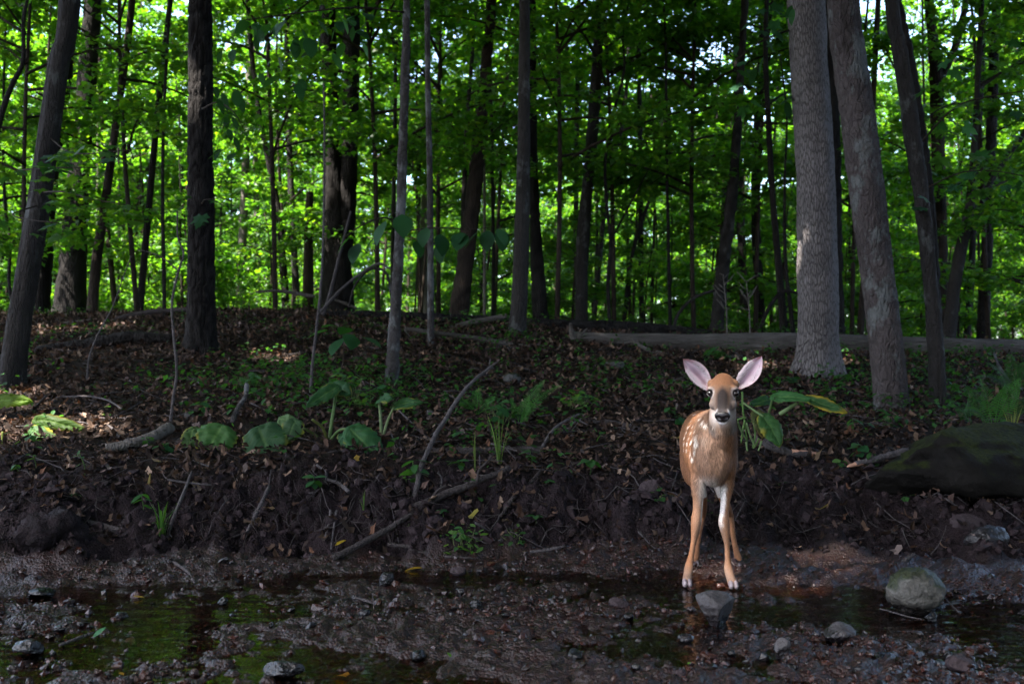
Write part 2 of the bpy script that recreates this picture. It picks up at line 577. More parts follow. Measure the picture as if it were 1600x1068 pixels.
M['bark_brown'] = mat_bark('bark_brown', (0.0132, 0.0096, 0.0078), (0.0510, 0.0390, 0.0312), (8, 8, 1.6), .9)
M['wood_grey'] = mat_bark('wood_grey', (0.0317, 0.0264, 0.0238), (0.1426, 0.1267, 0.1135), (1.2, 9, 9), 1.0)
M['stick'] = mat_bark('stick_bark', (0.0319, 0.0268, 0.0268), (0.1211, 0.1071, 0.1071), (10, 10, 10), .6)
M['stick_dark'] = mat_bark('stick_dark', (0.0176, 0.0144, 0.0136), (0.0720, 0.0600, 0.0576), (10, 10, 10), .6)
M['fresh_wood'] = mat_attr('peeled_wood', .6, .3, 60., .35, .4)
M['rock'] = mat_rock('grey_rock', (.022, .019, .019), (.075, .066, .068))
M['rock_moss'] = mat_rock('mossy_rock', (.035, .032, .027), (.095, .088, .075), .66)
M['rock_dark'] = mat_rock('dark_wet_rock', (.006, .005, .0055), (.022, .019, .021), 0, .3)
M['rock_pink'] = mat_rock('pink_rock', (.026, .019, .020), (.062, .046, .049), 0, .7, 10., False)
M['rock_hill'] = mat_rock('hill_rock', (.04, .037, .035), (.09, .087, .085), .35, .8, 12., False)
M['ledge'] = mat_rock('mossy_ledge', (.003, .0026, .0023), (.010, .0088, .0075), .10, .85, 8., False)
M['mud_clod'] = mat_rock('mud_clod', (.004, .003, .0033), (.022, .0155, .017), 0, .8, 22., False)

# ------------------------------------------------------------------ terrain
_cols = [
    (-400, [(3.70, None), (4.05, 850), (4.5, 760), (5.2, 700), (6.0, 655), (7.3, 603), (9, 550), (11.5, 505), (12.6, 494)]),
    (0,    [(3.95, None), (4.10, 862), (4.5, 752), (5.2, 694), (6.0, 653), (7.3, 602), (9, 548), (11.5, 502), (12.6, 492)]),
    (400,  [(4.22, None), (4.42, 832), (4.75, 742), (5.3, 698), (6.4, 640), (7.7, 590), (9.2, 541), (11, 500), (12.2, 487)]),
    (800,  [(4.25, None), (4.45, 845), (4.72, 785), (5.0, 738), (5.6, 692), (6.6, 642), (8, 592), (9.3, 552), (10.8, 516), (11.6, 504)]),
    (1200, [(4.32, None), (4.46, 856), (4.7, 798), (5.1, 738), (5.7, 692), (6.7, 644), (8.2, 592), (9.5, 557), (10.3, 548), (10.6, 538), (11.3, 525)]),
    (1600, [(3.90, None), (4.20, 868), (4.55, 812), (4.95, 740), (5.4, 702), (6.6, 650), (8, 604), (9.4, 566), (10.3, 556), (10.7, 548), (11.3, 538)]),
    (2000, [(3.90, None), (4.20, 868), (4.55, 812), (4.95, 740), (5.4, 702), (6.6, 650), (8, 604), (9.4, 566), (10.3, 556), (10.7, 548), (11.3, 540)]),
]
_prof = []
for u, pts in _cols:
    ys, zs = [-40, -3.2, -1.6, -.6, .2, 2.0], [.9, .8, .45, .02, -.045, -.045]
    ys += [pts[0][0] - .30]
    zs += [-.034]
    for (Y, py) in pts:
        ys.append(Y)
        zs.append(0.0 if py is None else at(u, py, Y)[2])
    zc = zs[-1]
    ys += [ys[-1] + 1.2, ys[-1] + 4, 24, 45, 120]
    zs += [zc - .03, zc - .30, zc - .35, zc - .1, zc + .5]
    _prof.append((u, ys, zs))


def ground_base(x, y):
    x = np.asarray(x, float); y = np.asarray(y, float)
    u = 800 + F * x / np.maximum(y, 2.2)
    us = np.array([p[0] for p in _prof], float)
    Z = np.stack([np.interp(y, p[1], p[2]) for p in _prof], 0)
    u = np.clip(u, us[0], us[-1] - 1e-6)
    k = np.clip(np.searchsorted(us, u, side='right') - 1, 0, len(us) - 2)
    t = (u - us[k]) / (us[k + 1] - us[k])
    t = t * t * (3 - 2 * t)
    i = np.arange(len(x))
    return Z[k, i] * (1 - t) + Z[k + 1, i] * t


def zones(x, y, z):
    """bed, mud, litter weights"""
    wob = .06 * vnoise(np.stack([x * 3, y * 3, 0 * x], -1), 3)
    bed = 1 - smooth01(z + wob * .4, .0, .05)
    lit = smooth01(z + wob, .24, .40) * smooth01(y, 3.9, 4.3)
    return bed, np.clip(1 - bed - lit, 0, 1), lit


def ground_z(x, y, fine=True):
    x = np.asarray(x, float).ravel(); y = np.asarray(y, float).ravel()
    zb = ground_base(x, y)
    bed, mud, lit = zones(x, y, zb)
    P = np.stack([x, y, 0 * x], -1)
    z = zb + lit * (.035 * fbm(P * 1.3, 3, 21) + .010 * fbm(P * 7, 2, 22))
    if fine:
        # bank: undercut clods and root-held crumbs
        P3 = np.stack([x, y * .6, zb], -1)
        cl = fbm(P3 * 5.5, 4, 31, .55)
        z = z + mud * (.075 * cl + .030 * np.abs(fbm(P3 * 14, 3, 33, .6)) + .018 * fbm(P3 * 34, 3, 35, .6))
        isl = fbm(P * np.array([1.9, 2.7, 1]), 4, 41, .6)
        peb = fbm(P * 26, 3, 45, .6)
        near_edge = smooth01(y, 3.3, 4.0)
        z = z + bed * (.027 * isl + .0145 * peb + .0400 - .006 * near_edge)
        z = z + lit * .006 * fbm(P * 22, 2, 47)
    return z


def gz(x, y):
    return float(ground_z([x], [y], False)[0])


def hit(px, py, y0=2.0, y1=16.0):
    """ground point under a photo pixel (smooth ground)"""
    Y = np.linspace(y0, y1, 900)
    a, b = (px - 800) / F, (534 - py) / F
    t = Y / (_cp - b * _sp)
    x = a * t; z = CAM[2] + (_sp + b * _cp) * t
    g = np.maximum(ground_z(x, Y, False), -.0)
    k = np.argmax(z <= g)
    if z[k] > g[k]:
        k = len(Y) - 1
    return np.array([x[k], Y[k], g[k]])


# fan grid: constant pixel density
nu, ny = 540, 640
su = np.sinh(np.linspace(-2.6, 2.6, nu)) / np.sinh(2.6)
uu = np.where(np.abs(su) < 0, su, su) * 4.2
# near-uniform spacing inside the picture, stretched outside
s = np.linspace(-1, 1, nu)
uu = .66 * s + 3.6 * s ** 7
tt = np.linspace(0, 1, ny)
yy = np.concatenate([np.linspace(-40, -2, 14), np.linspace(-1.6, 2.0, 30)[:-1],
                     np.geomspace(2.0, 13.5, 410)[:-1], np.geomspace(13.5, 130, 56)])
ny = len(yy)
Yg = np.repeat(yy[:, None], nu, 1)
Xg = uu[None, :] * np.maximum(Yg, 2.6)
Xg = Xg + np.where(Yg < 2.6, uu[None, :] ** 3 * .06 * (2.6 - Yg), 0)
xf, yf = Xg.ravel(), Yg.ravel()
zf = ground_z(xf, yf)
bed, mud, lit = zones(xf, yf, ground_base(xf, yf))
ii = (np.arange(ny - 1)[:, None] * nu + np.arange(nu - 1)[None, :])
quads = np.stack([ii, ii + 1, ii + nu + 1, ii + nu], -1).reshape(-1, 4)

m, nt, out = new_mat('forest_ground'); Lk = nt.links.new
za = N(nt, 'ShaderNodeAttribute', attribute_name='zone')
sep = N(nt, 'ShaderNodeSeparateColor'); Lk(za.outputs['Color'], sep.inputs[0])
tc = N(nt, 'ShaderNodeTexCoord')
n1 = N(nt, 'ShaderNodeTexNoise', i_Scale=9.0, i_Detail=8.0, i_Roughness=.65); Lk(tc.outputs['Object'], n1.inputs['Vector'])
n2 = N(nt, 'ShaderNodeTexNoise', i_Scale=70.0, i_Detail=6.0, i_Roughness=.6); Lk(tc.outputs['Object'], n2.inputs['Vector'])
n3 = N(nt, 'ShaderNodeTexVoronoi', i_Scale=95.0); Lk(tc.outputs['Object'], n3.inputs['Vector'])
r_mud = ramp(nt, [(.3, (.0050, .0034, .0037)), (.7, (.0250, .0170, .0185))]); Lk(n1.outputs[0], r_mud.inputs[0])
r_lit = ramp(nt, [(.35, (.004, .0028, .002)), (.7, (.022, .013, .009))]); Lk(n2.outputs[0], r_lit.inputs[0])
r_bed = ramp(nt, [(.3, (.008, .0030, .0021)), (.75, (.033, .0120, .0082))]); Lk(n2.outputs[0], r_bed.inputs[0])
ma = N(nt, 'ShaderNodeMix', data_type='RGBA'); Lk(sep.outputs['Blue'], ma.inputs['Factor']); Lk(r_mud.outputs[0], ma.inputs[6]); Lk(r_lit.outputs[0], ma.inputs[7])
mb = N(nt, 'ShaderNodeMix', data_type='RGBA'); Lk(sep.outputs['Red'], mb.inputs['Factor']); Lk(ma.outputs[2], mb.inputs[6]); Lk(r_bed.outputs[0], mb.inputs[7])
pb = N(nt, 'ShaderNodeBsdfPrincipled'); Lk(mb.outputs[2], pb.inputs['Base Color'])
rr = N(nt, 'ShaderNodeMapRange', i_3=.8, i_4=.32); Lk(sep.outputs['Red'], rr.inputs[0]); Lk(rr.outputs[0], pb.inputs['Roughness'])
rs = N(nt, 'ShaderNodeMapRange', i_3=.08, i_4=.40); Lk(sep.outputs['Red'], rs.inputs[0]); Lk(rs.outputs[0], pb.inputs['Specular IOR Level'])
hs = N(nt, 'ShaderNodeMath', operation='MULTIPLY_ADD'); hs.inputs[1].default_value = -.5
Lk(n3.outputs['Distance'], hs.inputs[0]); Lk(n2.outputs[0], hs.inputs[2])
bp = N(nt, 'ShaderNodeBump'); bp.inputs['Strength'].default_value = .9; bp.inputs['Distance'].default_value = .012
Lk(hs.outputs[0], bp.inputs['Height']); Lk(bp.outputs[0], pb.inputs['Normal'])
Lk(pb.outputs[0], out.inputs['Surface'])
M['ground'] = m
g_me = mesh('ground', np.stack([xf, yf, zf], -1), [quads], m, {'zone': np.stack([bed, mud, lit], -1)})
tag(link('ground', g_me), kind='structure')

# ------------------------------------------------------------------ stream water
m, nt, out = new_mat('stream_water'); Lk = nt.links.new
tc = N(nt, 'ShaderNodeTexCoord')
mp = N(nt, 'ShaderNodeMapping'); mp.inputs['Scale'].default_value = (3.0, 9.0, 1); Lk(tc.outputs['Object'], mp.inputs['Vector'])
wn1 = N(nt, 'ShaderNodeTexNoise', i_Scale=2.2, i_Detail=3.0); Lk(mp.outputs[0], wn1.inputs['Vector'])
bw = N(nt, 'ShaderNodeBump'); bw.inputs['Strength'].default_value = .30; bw.inputs['Distance'].default_value = .02
Lk(wn1.outputs[0], bw.inputs['Height'])
tr = N(nt, 'ShaderNodeBsdfTransparent'); tr.inputs['Color'].default_value = (.80, .56, .44, 1)
gl = N(nt, 'ShaderNodeBsdfGlossy'); gl.inputs['Roughness'].default_value = .02; Lk(bw.outputs[0], gl.inputs['Normal'])
fr = N(nt, 'ShaderNodeFresnel'); fr.inputs['IOR'].default_value = 1.33; Lk(bw.outputs[0], fr.inputs['Normal'])
ms = N(nt, 'ShaderNodeMixShader'); Lk(fr.outputs[0], ms.inputs[0]); Lk(tr.outputs[0], ms.inputs[1]); Lk(gl.outputs[0], ms.inputs[2])
Lk(ms.outputs[0], out.inputs['Surface'])
wx, wy = np.meshgrid(np.linspace(-14, 14, 60), np.linspace(-1.4, 5.0, 40))
ii = (np.arange(39)[:, None] * 60 + np.arange(59)[None, :])
tag(link('water', mesh('water', np.stack([wx.ravel(), wy.ravel(), 0 * wx.ravel()], -1),
                       [np.stack([ii, ii + 1, ii + 61, ii + 60], -1).reshape(-1, 4)], m)), kind='structure')

# ------------------------------------------------------------------ leaf litter (nobody could count it)
def sample_area(n, y0, y1, umin=-.62, umax=.62, power=1.2):
    """points on the slope, denser in the distance only as real ground is"""
    y = (rng.random(n) * (y1 ** power - y0 ** power) + y0 ** power) ** (1 / power)
    x = rng.uniform(umin, umax, n) * y
    return x, y


def normal_of(x, y, e=.03):
    dx = (ground_z(x + e, y, False) - ground_z(x - e, y, False)) / (2 * e)
    dy = (ground_z(x, y + e, False) - ground_z(x, y - e, False)) / (2 * e)
    return dx, dy


def dead_cols(n):
    pal = np.array([[.072, .042, .029], [.115, .069, .046], [.180, .117, .082], [.092, .058, .048], [.030, .019, .015],
                    [.250, .172, .125], [.130, .064, .038], [.165, .125, .112]])
    w = np.array([.2, .2, .12, .18, .16, .05, .05, .04])
    return pal[rng.choice(len(pal), n, p=w)] * (.15 + .82 * rng.random((n, 1)) ** 1.7)


parts = []
for k in range(6):
    n = 12000
    x, y = sample_area(n, 4.2, 14.0, power=1.55)
    b_, m_, l_ = zones(x, y, ground_base(x, y))
    keep = rng.random(n) < (l_ * .98 + m_ * .30 + .05 * b_)
    x, y = x[keep], y[keep]; n = len(x)
    z = ground_z(x, y) + rng.uniform(.004, .028, n)
    dx, dy = normal_of(x, y)
    sz = rng.uniform(.024, .068, n) * (0.75 + .25 * (y / 9))
    parts.append(scatter(leaf_dead(k), np.stack([x, y, z], -1), rng.uniform(0, 6.28, n),
                         dy * .9 + rng.normal(0, .38, n), -dx + rng.normal(0, .38, n), sz, dead_cols(n)))
V, fs, C = merge(parts)
tag(build('leaf_litter', V, fs, M['dead'], attrs={'col': C}, smooth=False), 'brown dead leaves covering the slope and bank', kind='stuff')

# fine twigs among the leaves
parts = []
for k in range(900):
    x, y = sample_area(1, 4.3, 11.5, power=1.3)
    l = rng.uniform(.08, .42); a = rng.uniform(0, 6.28); r = rng.uniform(.0015, .0042)
    t = np.linspace(-.5, .5, 5)
    bend = rng.normal(0, .10) * l
    xs = x[0] + np.cos(a) * t * l - np.sin(a) * bend * (1 - 4 * t * t)
    ys = y[0] + np.sin(a) * t * l + np.cos(a) * bend * (1 - 4 * t * t)
    zs = ground_z(xs, ys) + .012 + rng.uniform(0, .02) + rng.normal(0, .05) * t
    parts.append(tube(np.stack([xs, ys, zs], -1), r * np.linspace(1.2, .6, 5), 4)[:2])
V, fs, _ = merge(parts)
tag(build('twig_litter', V, fs, M['stick']), 'thin dry twigs scattered over the slope and bank', kind='stuff')

# rootlets and crumbs hanging out of the cut bank
parts = []
for k in range(420):
    px = rng.uniform(-20, 1620); py = rng.uniform(745, 850)
    p = hit(px, py); l = rng.uniform(.04, .16)
    a = rng.normal(0, .7)
    t = np.linspace(0, 1, 5)
    path = np.stack([p[0] + np.sin(a) * l * t + rng.normal(0, .006, 5), p[1] - .012 - .05 * np.sin(t * 2.5) * l / .1,
                     p[2] + .04 - l * np.cos(a) * .8 * t], -1)
    parts.append(tube(path, .0022 * np.linspace(1, .4, 5), 4)[:2])
V, fs, _ = merge(parts)
tag(build('bank_rootlets', V, fs, M['stick_dark']), 'fine roots hanging from the cut mud bank', kind='stuff')

# ------------------------------------------------------------------ creek gravel
def ico(sub=1):
    import bmesh
    bm = bmesh.new(); bmesh.ops.create_icosphere(bm, subdivisions=sub, radius=1)
    v = np.array([q.co[:] for q in bm.verts]); f = np.array([[w.index for w in q.verts] for q in bm.faces])
    bm.free(); return v, f


I1, I1f = ico(1)
parts = []
for k in range(8):
    sh = I1 * (1 + .30 * rng.normal(0, 1, (len(I1), 1)).clip(-1, 1)) * rng.uniform(.6, 1.2, 3) * np.array([1, 1, .6])
    n = 4200
    x, y = sample_area(n, 2.3, 4.75, -.62, .62, 2.0)
    cl = fbm(np.stack([x * 1.7, y * 3.2, 0 * x], -1), 3, 61)
    b_, m_, l_ = zones(x, y, ground_base(x, y))
    keep = (rng.random(n) < np.clip(.36 + .85 * cl, .10, 1)) & (b_ > .2)
    x, y = x[keep], y[keep]; n = len(x)
    z = ground_z(x, y)
    sz = rng.gamma(2.0, .0030, n).clip(.0025, .024)
    pal = np.array([[.070, .022, .014], [.045, .020, .015], [.095, .030, .020], [.03, .024, .025], [.060, .032, .029]])
    c = pal[rng.choice(5, n, p=[.32, .26, .14, .14, .14])] * rng.uniform(.22, .6, (n, 1))
    parts.append(scatter((sh, I1f), np.stack([x, y, z + sz * .2], -1), rng.uniform(0, 6.28, n), rng.normal(0, .5, n),
                         rng.normal(0, .5, n), sz, c))
V, fs, C = merge(parts)
CRUMB = []
for k in range(6):
    sh = I1 * (1 + .35 * rng.normal(0, 1, (len(I1), 1)).clip(-1, 1)) * rng.uniform(.6, 1.2, 3)
    n = 1500
    x, y = sample_area(n, 4.05, 5.3, -.60, .60, 1.0)
    b_, m_, l_ = zones(x, y, ground_base(x, y))
    keep = (rng.random(n) < m_ + .15 * l_) & (b_ < .7)
    x, y = x[keep], y[keep]; n = len(x)
    sz = rng.gamma(1.6, .0055, n).clip(.003, .030)
    CRUMB.append(scatter((sh, I1f), np.stack([x, y, ground_z(x, y) + sz * .3], -1), rng.uniform(0, 6.28, n), rng.normal(0, .6, n), rng.normal(0, .6, n), sz,
                         np.array([[.020, .0135, .0145]]) * rng.uniform(.4, 1.7, (n, 1))))
M['gravel'] = mat_attr('wet_gravel', .26, .4, 90., .5, .5)
tag(build('creek_gravel', V, fs, M['gravel'], attrs={'col': C}, smooth=False), 'wet red brown gravel and mud crumbs in the stream bed', kind='stuff')

V, fs, C = merge(CRUMB)
M['crumb'] = mat_attr('mud_crumbs', .8, .12, 90., .4, .6)
tag(build('bank_crumbs', V, fs, M['crumb'], attrs={'col': C}, smooth=False), 'dark crumbs of earth fallen from the cut bank', kind='stuff')

# ------------------------------------------------------------------ foliage makers
KITE, KITE_W = leaf_kite(), (np.array([[0, 0, 0], [.5, .45, .08], [0, 1, -.06], [-.5, .45, .08]]), np.array([[0, 1, 2], [0, 2, 3]]))
MAPLE = leaf_maple()
OVAL = leaf_oval()
OVAL_LO = leaf_oval(.3, 3)


def greens(n, r, bright=1.0):
    pal = np.array([[.046, .112, .020], [.036, .094, .024], [.064, .128, .018], [.038, .104, .030], [.088, .142, .018]])
    return pal[r.choice(5, n, p=[.34, .22, .22, .14, .08])] * r.uniform(.75, 1.25, (n, 1)) * bright


def sprays(seed, H, h0, R, nb, nl, size, shape=KITE, flat=.05, top=.25):
    """tiered maple-like foliage on branches: leaves (V, fs, C) and branch tubes, trunk foot at the origin"""
    r = np.random.default_rng(seed)
    tubes = []
    hb = h0 + (H - h0) * r.random(nb) ** .9
    az = (np.arange(nb) * 2.4 + r.uniform(0, 6.28, nb)) % 6.28
    ln = R * (1 - (1 - top) * ((hb - h0) / (H - h0)) ** 1.3) * r.uniform(.6, 1.15, nb)
    up = r.uniform(.10, .75, nb); dr = r.uniform(.15, .6, nb)
    P, per = [], np.maximum((nl * ln / ln.sum()).astype(int), 4)
    pos = []
    for i in range(nb):
        d = np.array([np.cos(az[i]), np.sin(az[i]), 0]); sd = np.array([-d[1], d[0], 0])
        t = np.linspace(0, 1, 6)
        bend = r.normal(0, .12)
        pth = d * (t * ln[i])[:, None] + sd * (bend * ln[i] * t ** 2)[:, None]
        pth[:, 2] = hb[i] + ln[i] * (up[i] * t - dr[i] * t ** 2)
        tubes.append(tube(pth, np.linspace(.010 + .006 * ln[i], .003, 6), 4, cap=False)[:2])
        n = per[i]
        # side twigs, alternating, in the plane of the spray
        ntw = max(4, int(ln[i] * 5))
        tw_t = np.linspace(.22, 1, ntw); k = r.integers(0, ntw, n)
        side = np.where(k % 2 == 0, 1, -1)
        tl = ln[i] * .42 * (1.15 - .75 * tw_t[k]) * r.random(n) ** .7
        c = tw_t[k] * ln[i] + tl * .5
        q = d * c[:, None] + sd * (bend * ln[i] * tw_t[k] ** 2 + side * tl * .85)[:, None]
        tt_ = np.minimum(c / ln[i], 1.15)
        q[:, 2] = hb[i] + ln[i] * (up[i] * tt_ - dr[i] * tt_ ** 2) - .12 * tl + r.normal(0, flat, n)
        q[:, :2] += r.normal(0, .04, (n, 2))
        pos.append(q)
    pos = np.concatenate(pos); n = len(pos)
    lv = scatter(shape, pos, r.uniform(0, 6.28, n), r.normal(-.22, .36, n), r.normal(0, .36, n),
                 size * r.uniform(.65, 1.2, n), greens(n, r))
    return lv, tubes


def clumps(seed, rx, rz, ncl, nl, size, spread=.55):
    """a broad canopy crown centred on the origin"""
    r = np.random.default_rng(seed)
    c = r.normal(0, 1, (ncl, 3)); c /= np.linalg.norm(c, axis=1, keepdims=True)
    c *= r.random((ncl, 1)) ** .4 * np.array([rx, rx, rz])
    k = r.integers(0, ncl, nl)
    pos = c[k] + r.normal(0, 1, (nl, 3)) * np.array([spread, spread, spread * .45])
    lv = scatter(KITE_W, pos, r.uniform(0, 6.28, nl), r.normal(-.15, .45, nl), r.normal(0, .45, nl),
                 size * r.uniform(.7, 1.2, nl), greens(nl, r))
    limbs = []
    for j in range(min(ncl, 16)):
        t = np.linspace(0, 1, 5)[:, None]
        a = np.array([0, 0, -rz * 1.05])
        mid = c[j] * .5 + np.array([0, 0, -rz * .35])
        pth = (1 - t) ** 2 * a + 2 * t * (1 - t) * mid + t ** 2 * c[j]
        limbs.append(tube(pth, np.linspace(.06, .012, 5), 5, cap=False)[:2])
    return lv, limbs


# ------------------------------------------------------------------ trunks seen in the photograph
def cells(u, v, fu, fv, seed):
    """ridge height 0..1 of elongated bark cells (diamond furrows)"""
    P = np.stack([u * fu, v * fv, 0 * u], -1)
    P = P + .35 * np.stack([vnoise(P * .7, seed), vnoise(P * .7 + 9, seed + 1), 0 * u], -1)
    i = np.floor(P[:, :2]).astype(int)
    d1 = np.full(len(u), 9.0); d2 = d1.copy()
    for dx in (-1, 0, 1):
        for dy in (-1, 0, 1):
            cx, cy = i[:, 0] + dx, i[:, 1] + dy
            z0 = np.zeros_like(cx)
            jx = cx + .5 + .42 * _hash(cx, cy, z0, seed + 5); jy = cy + .5 + .42 * _hash(cx, cy, z0, seed + 6)
            d = np.hypot(P[:, 0] - jx, P[:, 1] - jy)
            d2 = np.minimum(d2, np.maximum(d, d1)); d1 = np.minimum(d1, d)
    return smooth01(d2 - d1, .02, .30)


def trunk_mesh(path, rad, style, seed, nside=None, flare=0.0, step=.05):
    """path/rad control rows -> V, fs"""
    P = np.column_stack([path, rad])
    L = np.linalg.norm(np.diff(path, axis=0), axis=1).sum()
    n = int(np.clip(L / step, 12, 1400))
    Q = catmull(P, n); pth, rr = Q[:, :3], np.maximum(Q[:, 3], .002)
    r0 = rr[:max(3, n // 8)].mean()
    if nside is None:
        nside = int(np.clip(2 * np.pi * r0 / step * 1.2, 7, 64))

    fur_ = []

    def disp(u, v, B, th):
        d = .05 * r0 * fbm(np.stack([np.cos(th) * 1.2, np.sin(th) * 1.2, v * 1.1], -1) + seed, 3, seed)
        if style == 'ash':
            d = d + .006 * fbm(np.stack([u * 12, v * 5, 0 * u], -1), 3, seed + 2) + .0018 * fbm(np.stack([u * 90, v * 60, 0 * u], -1), 2, seed)
        elif style == 'furrow':
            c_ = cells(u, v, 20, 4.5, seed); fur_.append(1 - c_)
            d = d + .016 * (c_ - .7) + .004 * fbm(np.stack([u * 40, v * 22, 0 * u], -1), 3, seed)
        elif style == 'mottle':
            d = d + .0035 * fbm(np.stack([u * 22, v * 16, 0 * u], -1), 4, seed) + .0030 * (cells(u, v, 42, 17, seed) - .7) + .010 * np.exp(-((vnoise(np.stack([np.cos(th) * 1.5, np.sin(th) * 1.5, v * 1.6], -1), seed + 4) - .75) / .12) ** 2)
        elif style == 'strip':
            d = d + .010 * fbm(np.stack([u * 22, v * 1.6, 0 * u], -1), 3, seed)
        if flare:
            lob = 1 + .35 * np.cos(th * 5 + seed) + .2 * np.cos(th * 3 + 2 * seed)
            d = d + flare * r0 * lob * np.exp(-v / (r0 * 1.1))
        return d
    V, fs, UV = tube(pth, rr, nside, disp, seam=True)
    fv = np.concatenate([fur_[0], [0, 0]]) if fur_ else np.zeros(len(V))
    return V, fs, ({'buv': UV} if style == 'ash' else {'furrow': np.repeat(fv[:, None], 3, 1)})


# holes in the canopy
SUN_UP = SUN_DIR
OPEN_DIR = np.array([-.60, -.62, .55]); OPEN_DIR /= np.linalg.norm(OPEN_DIR)
FAWN = np.array([.78, 3.9, .55])
BEAMS = [  # (target, radius, share of leaves missing there): openings through which the sun comes
    (at(1262, 440, 8.7), .13, .9), (at(1256, 150, 8.7), .06, .85), (at(1272, 500, 8.7), .10, .9),
    (hit(85, 650), .26, 1.0), (hit(30, 682), .16, 1.0), (hit(150, 672), .08, 1.0), (hit(440, 560), .14, 1.0), (hit(550, 535), .10, 1.0), (hit(1180, 572), .05, 1.0),
    (hit(100, 515), .20, 1.0), (hit(190, 510), .10, 1.0), (hit(725, 500), .15, 1.0), (np.array([.76, 3.88, .60]), .30, 1.0), (hit(18, 622), .20, 1.0), (hit(330, 540), .06, 1.0), (hit(215, 600), .03, .95), (hit(660, 560), .03, .95), (hit(1020, 600), .01, .9),
]


def open_beams(pos, r):
    """False where a leaf is missing: sun holes, and the open sky over the stream towards the left front"""
    keep = np.ones(len(pos), bool)
    for tgt, rad, share in BEAMS:
        d = pos - tgt
        t = d @ SUN_DIR
        dist = np.linalg.norm(d - t[:, None] * SUN_DIR, axis=1)
        pr = share * smooth01(-dist, -rad * 1.35 - .28, -rad - .14)
        keep &= ~((t > 0) & (r.random(len(pos)) < pr))
    d = pos - FAWN
    d /= np.linalg.norm(d, axis=1, keepdims=True)
    g = pos - SUN_DIR * ((pos[:, 2] - .3) / SUN_DIR[2])[:, None]          # where that leaf's shade falls
    shade = (np.abs(g[:, 0]) < 4.2) & (g[:, 1] > 1.4) & (g[:, 1] < 9)
    keep &= ~((d @ OPEN_DIR > math.cos(math.radians(32))) & ~shade)
    return keep


canopy_src = []      # two dense crowns for the shaded slope, two thin ones for the bright woods beyond the crest
for k in range(4):
    lv, limbs = clumps(700 + k, 2.7, 1.9, 70, 7500 if k < 2 else 1300, .20)
    canopy_src.append((mesh('crown', lv[0], lv[1], M['leaf'], {'col': lv[2]}, False), merge(limbs)))


def add_trunk_tree(label, px_pts, Y=None, bark='bark_dark', style='plain', flare=.3, H=11.0, crown=True, name='tree',
                   forks=(), group=None, step=None, lean_keep=.35, crown_z=None, cat='tree', dz=0.0):
    """px_pts: [(px, py, width_px), ...] from the foot upwards, all at distance Y"""
    px, py, w = px_pts[0]
    if Y is None:
        Y = hit(px, py)[1]
    pts, rad = [], []
    for (a, b, ww) in px_pts:
        q = at(a, b, Y); pts.append(q); rad.append(ww / 2 / F * Y)
    pts = np.array(pts); rad = np.array(rad)
    g = gz(pts[0, 0], Y) - .12
    d0 = pts[1] - pts[0]; d0 = d0 / np.linalg.norm(d0)
    foot = pts[0] - d0 * max(0.02, (pts[0, 2] - g) / max(d0[2], .3))
    pts = np.vstack([foot, pts]); rad = np.concatenate([[rad[0] * 1.02], rad])
    if H:
        d = pts[-1] - pts[-2]; d = d / np.linalg.norm(d)
        d = d * lean_keep + np.array([0, 0, 1]) * (1 - lean_keep); d /= d[2]
        top = pts[-1].copy(); hz = H - top[2]
        for f in (.33, .66, 1.0):
            pts = np.vstack([pts, top + d * hz * f + rng.normal(0, .10, 3) * f])
            rad = np.append(rad, rad[len(px_pts)] * (1 - .62 * f))
    root = empty(name, (pts[0, 0], pts[0, 1], g + .1), label, cat, group)
    st = step or float(np.clip(Y * .006, .03, .15))
    seed = int(abs(px) * 7 + 3) % 997
    V, fs, UV = trunk_mesh(pts, rad, style, seed, None, flare, st)
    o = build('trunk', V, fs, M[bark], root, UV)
    for fk in forks:
        P = np.array([at(a, b, Y + fk.get('dy', 0) * i / max(1, len(fk['pts']) - 1)) for i, (a, b, _) in enumerate(fk['pts'])])
        R = np.array([c / 2 / F * Y for _, _, c in fk['pts']])
        if fk.get('ext'):
            dd = P[-1] - P[-2]; dd /= np.linalg.norm(dd)
            P = np.vstack([P, P[-1] + dd * fk['ext']]); R = np.append(R, R[-1] * .4)
        V, fs, UV = trunk_mesh(P, R, style, seed + 5, None, 0, st)
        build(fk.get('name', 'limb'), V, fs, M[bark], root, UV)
    if crown and H and Y <= 12:
        r = np.random.default_rng(seed + 50)
        lv, _ = clumps(seed + 50, 2.7, 1.9, 70, 6000, .20)
        c0 = pts[-1] + np.array([0, 0, .6])
        m0 = len(KITE_W[0]); ctr = lv[0].reshape(-1, m0, 3).mean(1) + c0
        kp = open_beams(ctr, r); n = int(kp.sum())
        T0 = KITE_W[1]
        build('crown', lv[0].reshape(-1, m0, 3)[kp].reshape(-1, 3) + c0, [(T0[None] + (np.arange(n) * m0)[:, None, None]).reshape(-1, 3)],
              M['leaf'], root, {'col': lv[2].reshape(-1, m0, 4 if lv[2].shape[1] == 4 else 3)[kp].reshape(-1, lv[2].shape[1])}, False)['kind'] = 'stuff'
    elif crown and H:
        me, lb = canopy_src[rng.integers(0, 2) + (2 if Y > 12 else 0)]
        c = link('crown', me, root)
        c.location = [float(q) for q in (pts[-1] - np.array(root.location) + np.array([0, 0, .6]))]
        c.rotation_euler = (0, 0, float(rng.uniform(0, 6.28)))
        c.scale = [float(q) for q in rng.uniform(.85, 1.1, 3)]
        c['kind'] = 'stuff'
    return root


